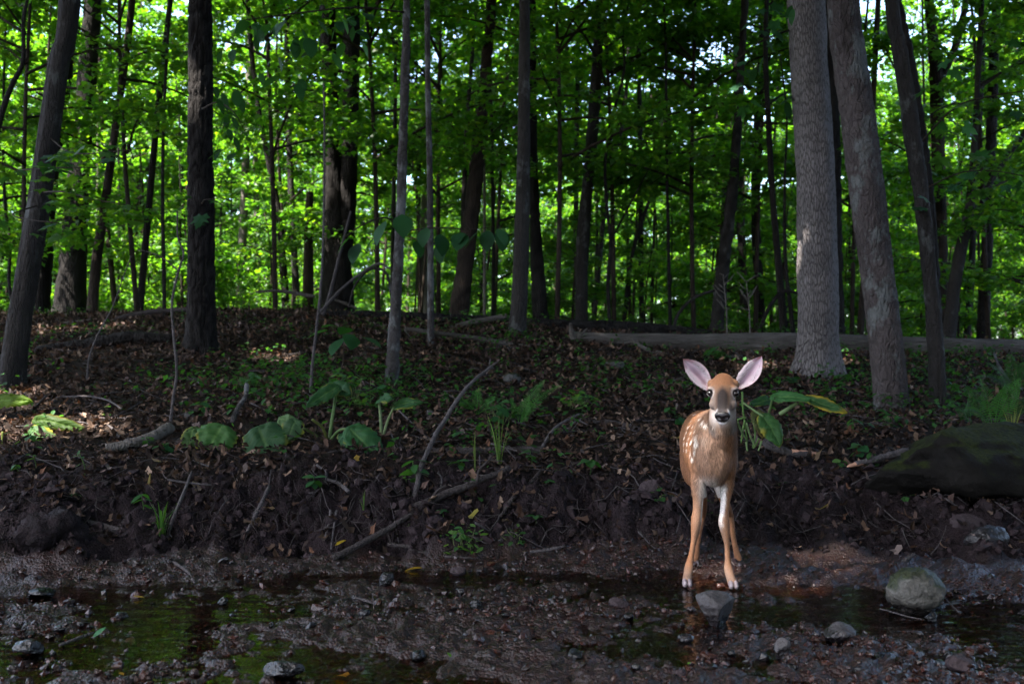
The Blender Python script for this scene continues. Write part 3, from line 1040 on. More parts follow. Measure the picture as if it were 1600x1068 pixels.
T = add_trunk_tree
T('big ash trunk with pale diamond furrowed bark and flared foot, right of the fawn',
  [(1275, 583, 68), (1277, 540, 62), (1278, 470, 60), (1277, 400, 60), (1275, 300, 59), (1270, 180, 58), (1263, 60, 57), (1258, -40, 56)],
  None, 'bark_ash', 'ash', .55, 12, step=.022)
T('leaning maple trunk blotched with dark and pale lichen, right of the big ash',
  [(1394, 640, 50), (1387, 560, 50), (1378, 480, 50), (1367, 390, 50), (1354, 290, 52), (1340, 180, 51), (1328, 90, 49), (1315, -30, 48)],
  None, 'bark_maple', 'mottle', .32, 12, step=.016)
T('slim bent grey trunk half in shadow, next right of the lichen blotched trunk',
  [(1466, 636, 26), (1462, 540, 24), (1455, 450, 22), (1443, 340, 22), (1432, 250, 23), (1418, 160, 24), (1404, 70, 22), (1392, -30, 21)],
  None, 'bark_grey', 'mottle', .30, 11, step=.02)
T('dark straight furrowed trunk with swollen foot on the left slope',
  [(313, 548, 46), (314, 490, 43), (314, 420, 41), (314, 300, 40), (313, 180, 37), (313, 60, 35), (313, -40, 34)],
  None, 'bark_dark', 'furrow', .55, 12, step=.022)
T('leaning shaggy trunk cut by the left edge of the view at its foot',
  [(16, 605, 39), (27, 530, 38), (41, 440, 36), (58, 340, 33), (75, 220, 30), (92, 100, 30), (110, -10, 28)],
  None, 'bark_grey', 'strip', .45, 11, step=.02)
T('slender pale grey ringed trunk standing alone in the middle of the slope',
  [(612, 598, 22), (615, 540, 20), (620, 450, 17), (626, 330, 15), (629, 240, 14), (633, 120, 13), (636, -30, 11)],
  None, 'bark_smooth', 'mottle', .40, 9, step=.02)
T('thin grey pole trunk just right of the slender ringed trunk',
  [(673, 536, 12), (673, 440, 10.5), (672, 300, 10), (669, 150, 9.5), (667, -20, 9)], None, 'bark_smooth', 'plain', .1, 9)
T('dark middle trunk with smooth pale streak on its lower half',
  [(808, 520, 28), (812, 450, 26), (815, 360, 25), (818, 250, 22), (819, 120, 19), (819, -20, 18)], None, 'bark_grey', 'mottle', .45, 12)
T('short thick dark trunk right behind the streaked middle trunk',
  [(845, 500, 27), (840, 420, 22), (835, 320, 17), (832, 200, 15), (830, -20, 13)], 14.0, 'bark_dark', 'furrow', .3, 12)
T('thick trunk leaning right at the crest, left of the streaked middle trunk',
  [(717, 488, 30), (727, 410, 27), (738, 320, 25), (748, 230, 22), (758, 120, 18), (769, -20, 15)], 13.4, 'bark_brown', 'furrow', .35, 12)
T('thin straight companion trunk touching the thick right leaning one',
  [(722, 470, 8), (724, 330, 8), (730, 190, 7), (740, 60, 6), (746, -20, 6)], 15.5, 'bark_grey', 'plain', .1, 10, crown=False)
T('massive twin trunked tree splitting low at the crest, left of centre',
  [(528, 485, 52), (526, 420, 46), (523, 340, 34), (519, 220, 26), (514, 100, 25), (510, -20, 24)], 15.0, 'bark_dark', 'furrow', .35, 13,
  forks=[{'pts': [(530, 440, 30), (541, 350, 29), (546, 240, 27), (549, 120, 27), (550, -20, 25)], 'name': 'second_trunk', 'ext': 4}])
T('broad dark trunk with white lichen patch behind the left leaning trunk',
  [(110, 488, 50), (113, 420, 42), (119, 330, 36), (128, 220, 31), (137, 100, 28), (146, -20, 26)], 14.5, 'bark_dark', 'furrow', .35, 13)
T('dark trunk close behind the left leaning shaggy trunk',
  [(62, 482, 30), (68, 400, 27), (80, 280, 22), (100, 140, 19), (117, -20, 16)], 13.0, 'bark_dark', 'furrow', .2, 12)
T('slim curved trunk between the lichen patched trunk and the dark straight one',
  [(143, 490, 17), (152, 400, 16), (164, 320, 14), (180, 200, 12), (196, 90, 11), (208, -20, 10)], 12.6, 'bark_brown', 'plain', .2, 10)
T('straight dark pole left of the swollen dark trunk, leaning right',
  [(218, 485, 12), (226, 400, 11), (234, 310, 10.5), (245, 190, 10), (257, 80, 9), (268, -20, 8)], 12.8, 'bark_dark', 'plain', .15, 10)
T('thin dark stem close left of the swollen dark trunk',
  [(257, 510, 6), (256, 420, 6), (254, 320, 5.5), (256, 180, 5), (262, 60, 4.5)], 11.2, 'bark_dark', 'plain', .1, 7, crown=False)
T('forked sapling stem behind the curved slim trunk on the left',
  [(180, 478, 9), (172, 400, 9), (166, 330, 8), (160, 200, 7), (152, -20, 6)], 16.0, 'bark_brown', 'plain', .1, 10, crown=False)
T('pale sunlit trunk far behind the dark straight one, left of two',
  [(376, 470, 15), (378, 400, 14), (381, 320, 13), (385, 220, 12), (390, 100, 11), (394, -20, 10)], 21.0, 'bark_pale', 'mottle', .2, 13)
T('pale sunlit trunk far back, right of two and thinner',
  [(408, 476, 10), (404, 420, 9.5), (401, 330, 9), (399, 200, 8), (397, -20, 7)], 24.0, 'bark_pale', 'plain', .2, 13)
T('dark thin trunk curving up to the left of the twin trunks',
  [(447, 484, 13), (443, 420, 12), (436, 340, 11), (420, 250, 10), (405, 180, 9), (393, 80, 8), (385, -20, 7)], 15.6, 'bark_dark', 'plain', .2, 11)
T('grey brown trunk third left of the twin trunks',
  [(464, 484, 12), (460, 400, 11), (455, 300, 10), (450, 150, 9), (448, -20, 8)], 16.8, 'bark_grey', 'plain', .15, 12)
T('reddish brown rotting snag just left of the twin trunks',
  [(481, 484, 17), (482, 420, 16), (483, 350, 15), (484, 300, 12)], 16.2, 'bark_brown', 'strip', .2, None, name='dead_snag', cat='dead tree')
T('trunk with sunlit flecks right of the dark middle trunks, with bulging side',
  [(909, 496, 20), (909, 420, 20), (912, 350, 19), (918, 290, 17), (925, 210, 18), (932, 110, 17), (938, -20, 14)], 14.2, 'bark_grey', 'mottle', .3, 12)
T('thin pole left of the sun flecked trunk',
  [(901, 470, 8), (900, 340, 8), (901, 220, 7.5), (903, 100, 7), (905, -20, 6)], 19.0, 'bark_grey', 'plain', .1, 11, crown=False)
T('slim wavy dark sapling right of the sun flecked trunk',
  [(952, 498, 6), (950, 440, 6), (954, 380, 5.5), (948, 320, 5.5), (946, 250, 5), (958, 180, 4.5), (975, 110, 4)], 13.2, 'bark_dark', 'plain', .1, 6.5, crown=False,
  forks=[{'pts': [(952, 380, 4), (968, 350, 3.5), (985, 318, 3)], 'ext': .6}], name='sapling')
T('leaning thin grey trunk behind the wavy sapling',
  [(930, 480, 8), (937, 400, 8), (944, 330, 8), (956, 260, 6.5), (975, 180, 6)], 17.5, 'bark_grey', 'plain', .1, 9, crown=False)
T('straight thin trunk in the bright green gap, centre right',
  [(1003, 496, 9), (1001, 400, 8.5), (1001, 300, 8), (999, 160, 7), (997, -20, 6)], 18.2, 'bark_dark', 'plain', .15, 11)
T('slanting thin stem beside the straight one in the bright green gap',
  [(976, 492, 7), (984, 420, 6.5), (995, 370, 6), (1012, 320, 5), (1030, 270, 4)], 17.0, 'bark_dark', 'plain', .1, 7, crown=False)
T('very thin upright dark sapling in the centre right gap',
  [(1047, 505, 6), (1045, 420, 5.5), (1043, 320, 5), (1041, 200, 4.5), (1040, 60, 4)], 13.4, 'bark_dark', 'plain', .1, 7, crown=False, name='sapling')
T('leaning trunk with pale sunlit bark patch left of the big ash',
  [(1120, 512, 23), (1127, 440, 20), (1137, 360, 19), (1145, 290, 17), (1152, 200, 14), (1158, 100, 12), (1164, -20, 11)], 13.0, 'bark_grey', 'furrow', .3, 12)
T('first of two close dark poles between the pale patched trunk and big ash',
  [(1164, 508, 13), (1160, 420, 13), (1156, 320, 13), (1153, 200, 13), (1151, 90, 12), (1150, -20, 11)], 17.5, 'bark_dark', 'furrow', .2, 12)
T('second of two close dark poles, the one nearer the big ash',
  [(1189, 514, 15), (1184, 420, 15), (1180, 320, 14), (1182, 220, 13), (1188, 120, 12), (1196, -20, 11)], 16.0, 'bark_dark', 'furrow', .2, 12)
T('slim dark trunk leaning against the left side of the big ash',
  [(1225, 522, 14), (1220, 460, 12), (1213, 380, 11), (1206, 290, 10), (1200, 180, 9), (1196, 60, 8)], 12.2, 'bark_dark', 'plain', .2, 10)
T('short thin stem hugging the left foot of the big ash',
  [(1239, 520, 8), (1234, 470, 7), (1229, 430, 6), (1226, 360, 5)], 12.0, 'bark_dark', 'plain', .1, 4.5, crown=False, name='sapling')
T('dark trunk hidden closely behind the right side of the big ash',
  [(1303, 522, 34), (1302, 440, 30), (1301, 340, 28), (1300, 200, 25), (1298, -20, 22)], 11.8, 'bark_dark', 'furrow', .2, 12)
T('thin dark trunk between the big ash and the lichen blotched trunk, with side twig',
  [(1344, 518, 12), (1350, 430, 10), (1358, 300, 9), (1364, 160, 9), (1369, 60, 9), (1372, -20, 8)], 13.5, 'bark_brown', 'plain', .1, 10, crown=False,
  forks=[{'pts': [(1368, 58, 5), (1380, 70, 4), (1392, 95, 3)], 'ext': .3}])
T('dark trunk behind the slim bent grey trunk, leaning the same way',
  [(1462, 500, 20), (1457, 400, 19), (1446, 260, 17), (1428, 130, 15), (1412, 40, 13), (1400, -30, 12)], 10.6, 'bark_dark', 'furrow', .2, 11)
T('forked trunk with sunlit crotch near the top right',
  [(1472, 470, 21), (1469, 350, 21), (1465, 200, 21), (1463, 120, 22), (1458, 60, 16), (1450, -20, 15)], 14.0, 'bark_brown', 'furrow', .2, 12,
  forks=[{'pts': [(1467, 128, 14), (1482, 98, 12), (1496, 60, 12), (1508, 10, 11), (1514, -30, 10)], 'ext': 3}])
T('trunk forking at mid height near the right edge, one limb slanting right',
  [(1484, 516, 22), (1492, 440, 20), (1506, 370, 18), (1516, 320, 14), (1521, 250, 11), (1528, 120, 9), (1534, -20, 8)], 11.6, 'bark_grey', 'mottle', .2, 10,
  forks=[{'pts': [(1510, 362, 11), (1530, 330, 10), (1550, 280, 9), (1575, 245, 8), (1602, 208, 7)], 'ext': 2.0, 'dy': .3}])
T('dark upright trunk right of the forking one near the right edge',
  [(1535, 518, 19), (1540, 430, 17), (1545, 320, 16), (1549, 200, 16), (1553, 80, 15), (1557, -20, 14)], 13.6, 'bark_dark', 'furrow', .2, 12)
T('slim dark trunk between the two trunks near the right edge',
  [(1512, 510, 11), (1518, 420, 10), (1522, 330, 9), (1530, 200, 8), (1540, -20, 7)], 15.4, 'bark_dark', 'plain', .1, 11, crown=False)
T('dark stem slanting in from the left edge high up',
  [(-70, 470, 10), (-48, 380, 10), (-20, 270, 10), (2, 180, 9), (20, 130, 8), (36, 96, 7)], 9.5, 'bark_dark', 'plain', .1, 5.0, crown=False)
T('thin wavy stem at the far left edge behind the leaning trunk',
  [(22, 486, 6), (14, 440, 5.5), (16, 380, 5), (9, 330, 5), (5, 250, 4.5), (6, 120, 4)], 12.0, 'bark_dark', 'plain', .1, 7, crown=False)
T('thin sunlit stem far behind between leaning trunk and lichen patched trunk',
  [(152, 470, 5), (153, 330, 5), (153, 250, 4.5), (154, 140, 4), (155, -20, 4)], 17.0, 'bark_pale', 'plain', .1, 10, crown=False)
T('thin pole rising behind the slender pale ringed trunk',
  [(614, 486, 8), (614, 400, 8), (616, 260, 7), (618, 120, 6), (616, 80, 5)], 18.4, 'bark_dark', 'plain', .1, 9, crown=False)
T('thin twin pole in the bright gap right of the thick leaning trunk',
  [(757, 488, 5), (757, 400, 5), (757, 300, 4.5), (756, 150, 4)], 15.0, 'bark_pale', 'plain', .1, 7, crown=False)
T('dark thin pole behind the thin grey pole trunk',
  [(770, 486, 6), (771, 400, 6), (770, 320, 5.5), (768, 180, 5)], 16.4, 'bark_dark', 'plain', .1, 8, crown=False)
T('white barked broken trunk far back just left of the thin grey pole',
  [(662, 470, 16), (660, 400, 15), (663, 330, 13), (667, 280, 10)], 22.0, 'bark_pale', 'strip', .2, None, name='dead_snag', cat='dead tree')
T('slim crooked bare sapling rising from the leaf bank, left of the cabbage leaves',
  [(266, 663, 5), (271, 620, 4.6), (276, 580, 4.4), (271, 520, 4.2), (269, 470, 4.0), (280, 420, 3.6), (287, 396, 3.4), (278, 370, 3.0), (277, 330, 2.4)],
  None, 'stick', 'plain', .1, None, name='bare_sapling', cat='sapling',
  forks=[{'pts': [(279, 424, 2.6), (262, 408, 2.2), (240, 396, 1.8), (214, 390, 1.4)]}], step=.02)
T('thin pale sapling stem standing left of the slender ringed trunk',
  [(485, 622, 5), (488, 570, 4.6), (495, 510, 4.4), (501, 450, 4.2), (505, 370, 3.8), (507, 250, 3.2), (506, 130, 2.6)],
  None, 'stick', 'plain', .1, None, name='bare_sapling', cat='sapling', step=.02)
T('wiry dead stem on the slope under the left leaning trunk',
  [(136, 600, 3.4), (139, 560, 3.2), (152, 525, 3.0), (165, 500, 2.6), (176, 480, 2.2), (190, 440, 1.8), (205, 400, 1.5)],
  None, 'stick', 'plain', .1, None, name='bare_sapling', cat='sapling', step=.02)

# many thin poles in the thicket that nothing tells apart
for k in range(36):
    px = rng.uniform(-60, 1660); Y = rng.uniform(16, 30); w = rng.uniform(.02, .055) * 2 / Y * F * .5
    ln = rng.normal(0, 26)
    b = 492 + rng.uniform(-6, 6)
    add_trunk_tree('thin dark pole among the many in the green thicket beyond the crest',
                   [(px, b, w * 1.1), (px + ln * .3, b - 150, w), (px + ln * .8 + rng.normal(0, 8), b - 320, w * .9), (px + ln * 1.3, -20, w * .75)],
                   Y, rng.choice(['bark_dark', 'bark_brown', 'bark_grey', 'bark_dark']), 'plain', .1, 8.5, False, 'thicket_pole', (),
                   'thin poles in the thicket', .25)

# ------------------------------------------------------------------ leafy understory
under = []
for k, (H, h0, R, nb, nl, sz) in enumerate([(7.5, 1.2, 2.3, 34, 7000, .105), (6.2, .7, 2.2, 30, 6600, .10), (8.5, 2.0, 2.6, 34, 7600, .11),
                                            (5.0, .35, 1.9, 28, 6000, .095), (3.2, .15, 1.5, 24, 4200, .09), (13.0, 3.6, 3.0, 50, 13000, .125)]):
    lv, tb = sprays(300 + k, H, h0, R, nb, nl, sz)
    t = np.linspace(0, 1, 8)
    pth = np.stack([.18 * np.sin(t * 3 + k), .15 * np.sin(t * 4 + 2 * k), t * H * .97], -1); pth[:, :2] *= t[:, None]
    tr = tube(pth, np.linspace(.038, .010, 8), 7)[:2]
    V, fs, _ = merge([tr] + tb)
    tm = mesh('trunk', V, fs, M['bark_brown'])
    cm = mesh('crown', lv[0], lv[1], M['leaf'], {'col': lv[2]}, False)
    under.append((tm, cm))


def understory(x, y, kind, s, name, label, group, cat='tree', tilt=0.0):
    root = empty(name, (x, y, gz(x, y) - .05), label, cat, group)
    root.rotation_euler = (float(rng.normal(0, .04)) + tilt, float(rng.normal(0, .04)), float(rng.uniform(0, 6.28)))
    root.scale = (s, s, s)
    link('trunk', under[kind][0], root)
    c = link('crown', under[kind][1], root)
    return root


# rows receding from the crest to the far woodland
n_u = 0
for (Y0, Y1, cnt, ks) in [(15, 19, 13, (0, 1, 2, 3)), (19, 25, 22, (0, 1, 2, 3, 4)), (25, 30, 14, (0, 1, 2, 3)), (31, 37, 18, (3, 4, 3)), (38, 44, 40, (3, 4, 3)), (44, 50, 48, (0, 1, 3)), (50, 62, 52, (0, 2, 1))]:
    for k in range(cnt):
        Y = rng.uniform(Y0, Y1)
        u = (k + rng.uniform(.1, .9)) / cnt * 1.5 - .75
        sc = rng.uniform(.85, 1.25) * (1.0 if Y < 33 else 1.55)
        understory(u * Y, Y, int(rng.choice(ks)), float(sc), 'understory_tree',
                   'leafy young tree in the sunlit green thicket beyond the crest', 'leafy young trees beyond the crest')
        n_u += 1
for k in range(44):       # taller young trees filling the view up to its top
    Y = rng.uniform(18, 28) if k % 3 == 1 else rng.uniform(46, 60); u = (k + rng.uniform(.1, .9)) / 44 * 1.5 - .75
    understory(u * Y, Y, 5, float(rng.uniform(.85, 1.2)) * (1.3 if Y > 32 else 1), 'understory_tree',
               'leafy young tree in the sunlit green thicket beyond the crest', 'leafy young trees beyond the crest')
for k in range(34):       # low shrubs just beyond the crest
    Y = rng.uniform(14.5, 24); u = (k + rng.uniform(.1, .9)) / 34 * 1.3 - .65
    understory(u * Y, Y, 4, float(rng.uniform(.5, .95)), 'shrub', 'low leafy shrub in the thicket just beyond the crest',
               'low shrubs beyond the crest', 'shrub')
# shaded mid-distance sprays hanging into the upper half of the view
for (px, Y, kd, s, where) in [
        (40, 10.5, 2, .75, 'behind the left leaning shaggy trunk'), (215, 12.0, 2, .85, 'beside the straight dark pole left of the swollen trunk'),
        (430, 12.5, 2, .9, 'in front of the pale sunlit trunks'), (590, 13.5, 2, 1.0, 'between the twin trunks and the ringed trunk'),
        (870, 12.8, 2, .95, 'between the streaked middle trunk and the sun flecked one'), (960, 14.2, 2, 1.0, 'beside the slim wavy sapling'),
        (1085, 13.6, 2, .95, 'left of the pale patched leaning trunk'), (1180, 14.6, 2, 1.0, 'among the two close dark poles'),
        (1330, 14.0, 2, .9, 'between the big ash and the blotched trunk'), (1545, 12.4, 2, .85, 'around the dark upright trunk near the right edge'),
        (1640, 11.5, 1, .8, 'at the right edge above the ferns'), (-40, 12, 1, .9, 'at the left edge above the crest')]:
    understory((px - 800) / F * Y, Y, kd, s, 'maple_sapling', 'shaded leafy maple sapling ' + where, 'shaded maple saplings on the crest')

# far woodland closing the view, one mass
parts = []
n = 26000
az = rng.uniform(-.80, .80, n); Yf = rng.uniform(64, 84, n)
hh = 16 * rng.random(n) ** .8 * (.75 + .35 * vnoise(np.stack([az * 14, 0 * az, 0 * az], -1), 5))
P = np.stack([az * Yf, Yf, hh + .3], -1)
parts = [scatter(KITE_W, P, rng.uniform(0, 6.28, n), rng.normal(-.2, .5, n), rng.normal(0, .5, n), rng.uniform(.30, .65, n), greens(n, rng))]
V, fs, C = merge(parts)
tag(build('far_woodland', V, fs, M['leaf'], attrs={'col': C}, smooth=False), 'far sunlit woodland foliage closing the view', kind='stuff')

# ------------------------------------------------------------------ overhead canopy: unseen trees added around the viewpoint to shade the stream
def unseen_shade_tree(x, y, zc, rx, rz, n, seed, size=.19, foot=None, small=0):
    r = np.random.default_rng(seed)
    ncl = 80
    c = r.normal(0, 1, (ncl, 3)); c /= np.linalg.norm(c, axis=1, keepdims=True)
    c *= r.random((ncl, 1)) ** .4 * np.array([rx, rx, rz])
    pos = c[r.integers(0, ncl, n)] + r.normal(0, 1, (n, 3)) * np.array([.6, .6, .3]) + np.array([x, y, zc])
    pos = pos[open_beams(pos, r)]; n = len(pos)
    V, fs, C = scatter(KITE_W, pos, r.uniform(0, 6.28, n), r.normal(-.15, .45, n), r.normal(0, .45, n), size * r.uniform(.7, 1.2, n), greens(n, r))
    fx, fy = foot or (x, y)
    g = gz(fx, fy)
    root = empty('unseen_shade_tree', (fx, fy, g - .1), 'unseen tall tree added outside the view to shade the stream', 'tree', 'unseen shading trees added around the viewpoint')
    pth = np.array([[fx, fy, g - .1], [fx + .1, fy, g + 2], [fx * .85 + x * .15, fy * .85 + y * .15, g + 5], [x, y, zc]])
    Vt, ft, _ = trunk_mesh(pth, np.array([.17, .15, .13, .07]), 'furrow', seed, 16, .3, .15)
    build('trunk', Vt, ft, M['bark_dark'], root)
    build('crown', V, fs, M['leaf'], root, {'col': C}, False)
    if small:        # unseen leaf veil added across the sun beam to dim the fawn's light
        tgt = np.array([.76, 3.88, .60]); t = r.uniform(12.5, 16.5, small)
        e1 = np.cross(SUN_DIR, [0, 0, 1.0]); e1 /= np.linalg.norm(e1); e2 = np.cross(SUN_DIR, e1)
        a = r.uniform(0, 6.28, small); q = .85 * np.sqrt(r.random(small))
        P = tgt + t[:, None] * SUN_DIR + (np.cos(a) * q)[:, None] * e1 + (np.sin(a) * q)[:, None] * e2
        V, fs, C = scatter(KITE_W, P, r.uniform(0, 6.28, small), r.normal(0, .4, small), r.normal(0, .4, small), np.full(small, .062), greens(small, r))
        build('sun_dimming_leaves', V, fs, M['leaf'], root, {'col': C}, False)['kind'] = 'stuff'


for k, (x, y, zc, rx, rz, *foot) in enumerate([(-6.5, -1.5, 9, 3.6, 2.2), (-10, 1.5, 10, 4, 2.4), (-5.0, 4.8, 8.5, 2.6, 1.8), (-7.5, 6.5, 10, 3.4, 2.2), (-3.4, -4.6, 9.5, 3.6, 2.2),
                                        (-11, -4, 11, 4.2, 2.6), (3.2, -4.2, 9.0, 3.6, 2.2), (6.2, 2.2, 8.5, 3.4, 2.2), (8, 6.5, 9.5, 3.2, 2.2), (7.5, -2.2, 10, 3.6, 2.4),
                                        (-13, 6, 11, 4, 2.6), (-8.5, -8, 11, 4.2, 2.6), (0, -8.5, 11, 4, 2.6), (-15.5, 0, 12, 4, 2.8), (-2.4, .4, 8.6, 2.8, 1.8, -4.4, -1.8), (-.6, 3.4, 8.2, 2.6, 1.6, -3.9, 1.6), (-4.6, 1.6, 9.5, 2.8, 1.8, -5.2, .6), (1.5, 6.2, 8.5, 2.8, 1.6, 5.2, 4.6), (4.2, -.4, 7.5, 2.6, 1.8), (3.0, -2.4, 7.0, 2.4, 1.8), (5.0, 3.2, 6.8, 2.2, 1.6, 5.4, 2.6)]):
    unseen_shade_tree(x, y, zc, rx, rz, 12500, 900 + k, .26, tuple(foot) or None, 2600 if k == 1 else 0)

for k in range(54):      # unseen thicket added behind the viewpoint to block low sky light
    a = rng.uniform(math.radians(165), math.radians(400)); d = rng.uniform(5.5, 9)
    v_ = np.array([d * math.cos(a) * 1.2, d * math.sin(a) - .5]) - FAWN[:2]; v_ /= np.linalg.norm(v_)
    if v_ @ (OPEN_DIR[:2] / np.linalg.norm(OPEN_DIR[:2])) > .86:      # the stream's own opening
        continue
    understory(d * math.cos(a) * 1.2, d * math.sin(a) - .5, int(rng.integers(0, 4)), float(rng.uniform(.8, 1.2)), 'understory_tree',
               'unseen leafy young tree added behind the viewpoint to block low sky light', 'unseen light-blocking trees added behind the viewpoint')

# ------------------------------------------------------------------ fallen logs and branches
def log(name, label, px_pts, Y, bark, style, cat='log', seed=3, step=.02, splinter=None, cut=None):
    Ys = np.broadcast_to(np.asarray(Y, float), (len(px_pts),))
    P = np.array([at(a, b, y) for (a, b, _), y in zip(px_pts, Ys)])
    R = np.array([w / 2 / F * y for (_, _, w), y in zip(px_pts, Ys)])
    V, fs, fa = trunk_mesh(P, R, style, seed, max(10, int(2 * np.pi * R.max() / step)), 0, step)
    if splinter is None and cut is None:
        return tag(build(name, V, fs, M[bark], None, fa), label, cat)
    root = empty(name, P.mean(0) * np.array([1, 1, 0]) + np.array([0, 0, P[:, 2].min()]), label, cat)
    build('stem', V, fs, M[bark], root, fa)
    for (pts, y) in (splinter or []):
        P2 = np.array([at(a, b, y) for a, b, _ in pts]); R2 = np.array([w / 2 / F * y for _, _, w in pts])
        V, fs, _ = trunk_mesh(P2, R2, 'strip', seed + 3, 8, 0, .03)
        build('broken_stub', V, fs, M[bark], root)
    if cut is not None:      # peeled pale end
        (pts, y) = cut
        P2 = np.array([at(a, b, y) for a, b, _ in pts]); R2 = np.array([w / 2 / F * y for _, _, w in pts])
        V, fs, _ = tube(catmull(np.column_stack([P2, R2]), 8)[:, :3], np.interp(np.linspace(0, 1, 8), np.linspace(0, 1, len(R2)), R2), 8)
        build('peeled_end', V, fs, M['fresh_wood'], root, {'col': np.tile([[.42, .33, .24]], (len(V), 1))})
    return root


log('fallen_log', 'long weathered grey fallen log lying across the right half behind the big ash',
    [(893, 526, 16), (960, 531, 20), (1040, 534, 27), (1120, 536, 31), (1240, 537, 34), (1360, 540, 33), (1480, 543, 31), (1640, 547, 30)], 10.1,
    'wood_grey', 'strip', splinter=[([(897, 530, 9), (893, 516, 6), (891, 504, 2)], 10.05), ([(905, 529, 6), (913, 519, 3), (918, 513, 1.5)], 10.0),
                                    ([(1158, 545, 6), (1162, 560, 5), (1160, 572, 3)], 9.8), ([(1172, 548, 5), (1180, 562, 3)], 9.7)])
log('fallen_log', 'dark rotten log lying behind the weathered grey one, centre right of the crest',
    [(800, 505, 18), (880, 510, 22), (960, 513, 24), (1040, 518, 22), (1112, 524, 16)], 11.2, 'bark_dark', 'furrow', seed=5)
log('fallen_log', 'dark low log along the crest between the twin trunks and the middle trunk',
    [(500, 492, 12), (570, 493, 15), (650, 496, 16), (740, 500, 15), (830, 504, 12)], 11.5, 'bark_dark', 'furrow', seed=6)
log('fallen_branch', 'grey fallen branch sloping down right behind the slender ringed trunk',
    [(632, 514, 6), (680, 520, 7), (740, 527, 8), (790, 536, 8), (830, 541, 5)], 9.7, 'wood_grey', 'strip', 'branch', 7)
log('fallen_branch', 'pale straight pole lying on the crest left of the streaked middle trunk',
    [(712, 510, 7), (745, 502, 8), (792, 494, 7)], 10.9, 'wood_grey', 'strip', 'branch', 8)
log('fallen_branch', 'pale dead branch propped at the foot of the twin trunks',
    [(400, 456, 3), (440, 455, 4), (492, 462, 5)], 11.6, 'wood_grey', 'strip', 'branch', 9)
log('fallen_branch', 'short pale branch leaning on the foot of the twin trunks',
    [(523, 468, 4), (540, 474, 5), (557, 482, 4)], 11.9, 'wood_grey', 'strip', 'branch', 10)
log('fallen_branch', 'grey stick lying in the sunlit leaves at far left crest',
    [(92, 506, 5), (120, 503, 5), (143, 500, 4)], 10.9, 'wood_grey', 'strip', 'branch', 11)
log('fallen_branch', 'bark pole lying along the crest left of the swollen dark trunk',
    [(150, 512, 6), (190, 496, 7), (240, 487, 8), (295, 483, 7)], 11.2, 'stick_dark', 'strip', 'branch', 12)
log('fallen_log', 'dark mossy log half buried across the left slope',
    [(60, 548, 16), (130, 540, 20), (200, 528, 20), (270, 530, 14)], 9.2, 'bark_dark', 'furrow', seed=13)
log('fallen_branch', 'short thick birch log resting on the bank at left, by the sunlit leaves',
    [(165, 700, 15), (205, 693, 17), (240, 682, 17), (266, 668, 18)], [5.15, 5.2, 5.3, 5.45], 'bark_pale', 'mottle', 'log', 14)
log('fallen_branch', 'rotten dark log sunk in the bank behind the thin grass stems',
    [(600, 712, 12), (680, 708, 15), (760, 706, 16), (850, 703, 13)], 5.35, 'stick_dark', 'strip', 'log', 15)


def branch(label, px_pts, dz=.012, Ys=None, bark='stick', name='stick', cat='stick', twigs=(), cut=None):
    """a stick on the ground: every point dropped on the slope unless its distance is given"""
    P, R = [], []
    for i, (a, b, w) in enumerate(px_pts):
        if Ys is None:
            q = hit(a, b); q[2] += dz
        else:
            q = at(a, b, Ys[i])
        P.append(q); R.append(w / 2 / F * q[1])
    P, R = np.array(P), np.array(R)
    Q = catmull(np.column_stack([P, R]), max(10, len(P) * 8))
    wob = .25 * R.mean()
    Q[:, :3] += wob * np.stack([vnoise(Q[:, :3] * 14, 5), vnoise(Q[:, :3] * 14, 6), vnoise(Q[:, :3] * 14, 7)], -1)
    V, fs, _ = tube(Q[:, :3], np.maximum(Q[:, 3] * (1 + .16 * vnoise(Q[:, :3] * 40, 9)), .0008), 9)
    if not twigs and cut is None:
        return tag(build(name, V, fs, M[bark]), label, cat)
    root = empty(name, (P[:, 0].mean(), P[:, 1].mean(), P[:, 2].min()), label, cat)
    build('stem', V, fs, M[bark], root)
    for tw in twigs:
        pts, ys = tw
        P2 = np.array([at(a, b, y) for (a, b, _), y in zip(pts, ys)]); R2 = np.array([w / 2 / F * y for (_, _, w), y in zip(pts, ys)])
        Q = catmull(np.column_stack([P2, R2]), 12)
        V, fs, _ = tube(Q[:, :3], np.maximum(Q[:, 3], .0006), 6)
        build('twig', V, fs, M[bark], root)
    if cut is not None:
        p0 = P[cut]; d = P[cut] - P[1 if cut == 0 else cut - 1]; d /= np.linalg.norm(d)
        r0 = R[cut]
        V, fs, _ = tube(np.array([p0 - d * .10, p0 - d * .02, p0 + d * .03, p0 + d * .05]), np.array([r0 * 1.02, r0 * 1.0, r0 * .7, r0 * .25]), 9)
        build('peeled_end', V, fs, M['fresh_wood'], root, {'col': np.tile([[.38, .20, .13]], (len(V), 1))})
    return root


